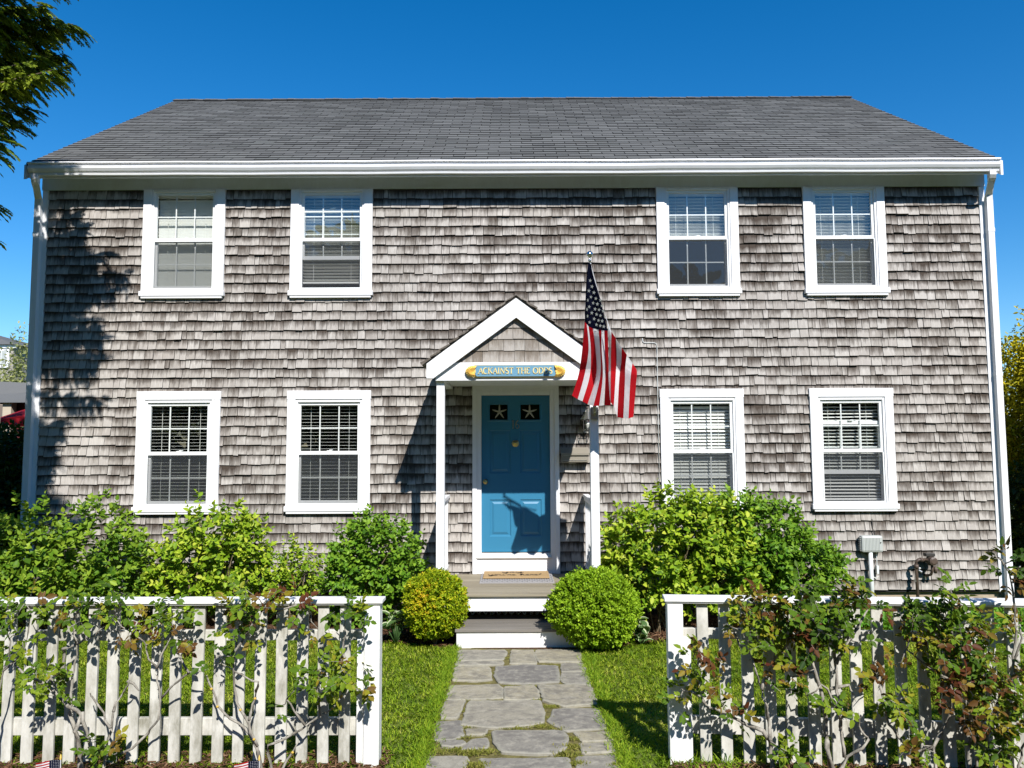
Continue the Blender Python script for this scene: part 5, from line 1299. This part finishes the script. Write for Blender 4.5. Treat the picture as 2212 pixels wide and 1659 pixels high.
def leafy_mass(name, label, cat, blobs, n, mat, lf, val=(.2, .8), trunk=None, group=None, aspect=.6, droop=.15, lumps=.35, core=.45, kind=None):
    bx = np.array(blobs, float); root = thing(name, label, cat, (float(bx[0, 0]), float(bx[0, 1]), 0), group)
    vol = bx[:, 3]*bx[:, 5]; idx = NR.choice(len(bx), n, p=vol/vol.sum()); u = rand_unit(n)
    lump = np.array([mnoise.noise(Vector((float(a*2.6+i), float(b_*2.6), float(c_*2.6)))) + .5*mnoise.noise(Vector((float(a*6+i), float(b_*6), float(c_*6)))) for i, (a, b_, c_) in zip(idx, u)])
    rr = NR.uniform(core, 1, n)**.5*(1+lumps*lump); P = bx[idx, :3]+u*bx[idx, 3:6]*rr[:, None]; keep = P[:, 2] > .02; P, u, lump = P[keep], u[keep], lump[keep]; m = len(P)
    D = unit(u*.7+NR.normal(0, .55, (m, 3))+np.array([0, 0, -.1])); N = unit(u*.6+NR.normal(0, .5, (m, 3))+np.array([0, 0, .5])); L = NR.uniform(.7, 1.3, m)*lf
    v = np.clip(NR.uniform(*val, m)+.25*lump, 0, 1)
    leaf_object('crown', P, D, N, L, L*aspect, np.stack([v]*3, 1), M[mat], root, .15, droop)
    if trunk:
        b = MB(); x, y, h_, r_ = trunk; b.tube([(x, y, -.1), (x+.05, y, h_*.5), (x, y, h_)], [r_, r_*.8, r_*.4], 8)
        for k in range(8):
            a = k*.8; t = bx[k % len(bx)]; b.tube([(x, y, h_*.5), (x+(t[0]-x)*.4+.3*math.cos(a), y+(t[1]-y)*.4+.3*math.sin(a), h_*.5+(t[2]-h_*.5)*.6), (t[0]+t[3]*.4*math.cos(a), t[1]+t[4]*.4*math.sin(a), t[2])], [r_*.4, r_*.25, r_*.08], 6)
        b.build('trunk', M['bark'], root, True)
    return root
leafy_mass('gold_cypress', 'golden yellow cypress behind the right downspout, dark in its lower half', 'tree', [(9.4, 12.7, 2.6, 1.55, 1.4, 1.65), (8.6, 12.5, 2.7, .85, .8, 1.05), (8.5, 12.6, 1.6, 1.0, .9, 1.4), (9.3, 12.4, 3.3, .9, .8, .9), (10.3, 12.5, 3.0, 1.2, 1.2, 1.6), (8.3, 12.5, .8, .9, .9, .9)], 60000, 'cypress', .075, (.35, .95), (9.3, 12.7, 3.4, .16), None, .45, .2, .42, .6)
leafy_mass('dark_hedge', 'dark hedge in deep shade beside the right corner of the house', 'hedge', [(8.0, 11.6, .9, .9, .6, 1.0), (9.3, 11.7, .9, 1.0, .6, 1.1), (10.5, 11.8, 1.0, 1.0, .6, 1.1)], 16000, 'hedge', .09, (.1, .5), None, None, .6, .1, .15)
leafy_mass('added_shade_tree', 'unseen tree added right of the fence to shade the cypress', 'tree', [(10.6, 7.9, 4.0, 2.2, 1.5, 2.5), (9.3, 8.0, 4.2, 1.3, 1.3, 2.2), (9.0, 8.3, 1.8, 1.1, 1.2, 1.8), (8.5, 8.0, 4.6, .9, 1.1, 1.9)], 26000, 'hedge', .16, (.3, .8), (9.8, 8.0, 4, .2))  # added out of view to darken the lower half of the cypress
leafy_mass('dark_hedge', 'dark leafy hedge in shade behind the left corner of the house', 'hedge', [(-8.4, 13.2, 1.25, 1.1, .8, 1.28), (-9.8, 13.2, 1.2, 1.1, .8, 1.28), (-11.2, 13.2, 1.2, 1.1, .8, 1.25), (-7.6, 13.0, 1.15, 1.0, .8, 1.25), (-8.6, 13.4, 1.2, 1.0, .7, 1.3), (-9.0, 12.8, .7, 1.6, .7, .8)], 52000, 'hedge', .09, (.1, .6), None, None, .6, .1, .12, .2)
leafy_mass('pale_tree', 'pale yellow green tree in new leaf in front of the far house', 'tree', [(-18.6, 30, 4.3, 1.5, 1.4, 2.2), (-20.2, 30.5, 3.4, 1.8, 1.5, 1.6), (-17.3, 30, 3.2, 1.4, 1.3, 1.5), (-19.4, 29.6, 2.8, 2.2, 1.4, 1.4)], 16000, 'pale_tree', .13, (.2, .9), (-19, 30, 4.5, .12), None, .5, .15, .5, .3)

fh = thing('far_house', 'distant shingled house with white framed window above the pale tree', 'house', (-31, 46, 0))
b = MB(); b.box(-38, -29.35, 45, 52, 0, 8.1, 0, (.5, .5, .2, 1)); b.build('wall', M['shingle_gable'], fh)
b = MB(); b.hexa([(-38.3, 44.7, 8.101), (-29.1, 44.7, 8.101), (-29.1, 52.4, 8.101), (-38.3, 52.4, 8.101)], [(-36.5, 48, 9.4), (-33.5, 48, 9.4), (-33.5, 49, 9.4), (-36.5, 49, 9.4)], 0, (.5, .3, 0, 1)); b.build('roof', M['roof'], fh)
b = MB(); b.box(-38.1, -29.15, 44.85, 44.99, 7.9, 8.1); b.build('eave_board', M['white'], fh)
for xw in (-30.0, -32.4):
    b = MB(); b.box(xw-.45, xw+.45, 44.90, 44.995, 6.75, 7.88); w = b.build('window', M['white'], fh)
    b = MB(); b.box(xw-.30, xw-.02, 44.88, 44.899, 6.95, 7.75); b.box(xw+.02, xw+.30, 44.88, 44.899, 6.95, 7.75); b.build('pane', M['grey_plastic'], w)
sh = thing('garden_shed', 'low shed with grey roof and dark red wall beyond the hedge', 'shed', (-13, 19, 0))
b = MB(); b.box(-15.5, -10.2, 18.3, 21, 0, 3.2); b.build('wall', paint('dark_red_boards', (.10, .018, .022), (.07, .014, .016), .8, 4), sh)
b = MB(); b.hexa([(-16, 17.95, 3.17), (-9.8, 17.95, 3.17), (-9.8, 21.3, 3.17), (-16, 21.3, 3.17)], [(-16, 19.4, 3.95), (-9.9, 19.4, 3.62), (-9.9, 19.8, 3.62), (-16, 19.8, 3.95)], 0, (.1, .2, 0, 1)); b.build('roof', M['roof'], sh)
wood_post = paint('tan_post', (.50, .43, .34), (.42, .36, .27), .8, 4)
b = MB(); b.box(-11.97, -11.77, 18.05, 18.25, 0, 3.17); b.build('post', wood_post, sh)
gp = MB(); gp.box(-11.1, -10.95, 16.4, 16.52, 0, 3.05); gp.box(-12.6, -11.1, 16.43, 16.49, 2.55, 2.62)
tag(gp.build('garden_post', wood_post, None, bevel=.01), 'pale timber post with a cross rail at the left picture edge', 'post')
cn = thing('garden_umbrella', 'red garden umbrella half hidden behind the left downspout', 'umbrella', (-9.6, 16.2, 0))
b = MB(); ap = Vector((-9.5, 16.2, 3.18)); n = 8
rim = [Vector((-9.5+1.15*math.cos(k*math.pi/4+.2), 16.2+1.15*math.sin(k*math.pi/4+.2), 2.70)) for k in range(n)]
for k in range(n):
    a_, c_ = rim[k], rim[(k+1) % n]; m_ = (a_+c_)/2+Vector((0, 0, -.0)); b.face([ap, a_, m_+Vector((0, 0, .03)), c_][0:1]+[a_, m_+Vector((0, 0, .04))]); b.face([ap, m_+Vector((0, 0, .04)), c_]); b.face([a_, a_-Vector((0, 0, .12)), c_-Vector((0, 0, .12)), c_])
b.build('canopy', M['canopy_red'], cn)
b = MB(); b.tube([(-9.5, 16.2, 0), (-9.5, 16.2, 3.2)], .025, 8); b.build('pole', wood_post, cn)
# the row of trees across the street, seen only in the window panes
for k in range(9):
    x = -32+k*8+R.uniform(-1, 1); hh = R.uniform(9, 11.5) if x > -14 else R.uniform(13, 16)
    leafy_mass('street_tree', 'round leafy tree across the street behind the viewer', 'tree', [(x, -16, hh*.62, 4.2, 2.5, hh*.42), (x+2, -16.5, hh*.35, 4.2, 2.5, hh*.38)], 5200, 'hedge', .75, (.2, .9), (x, -16, hh*.6, .25), 'trees across the street')
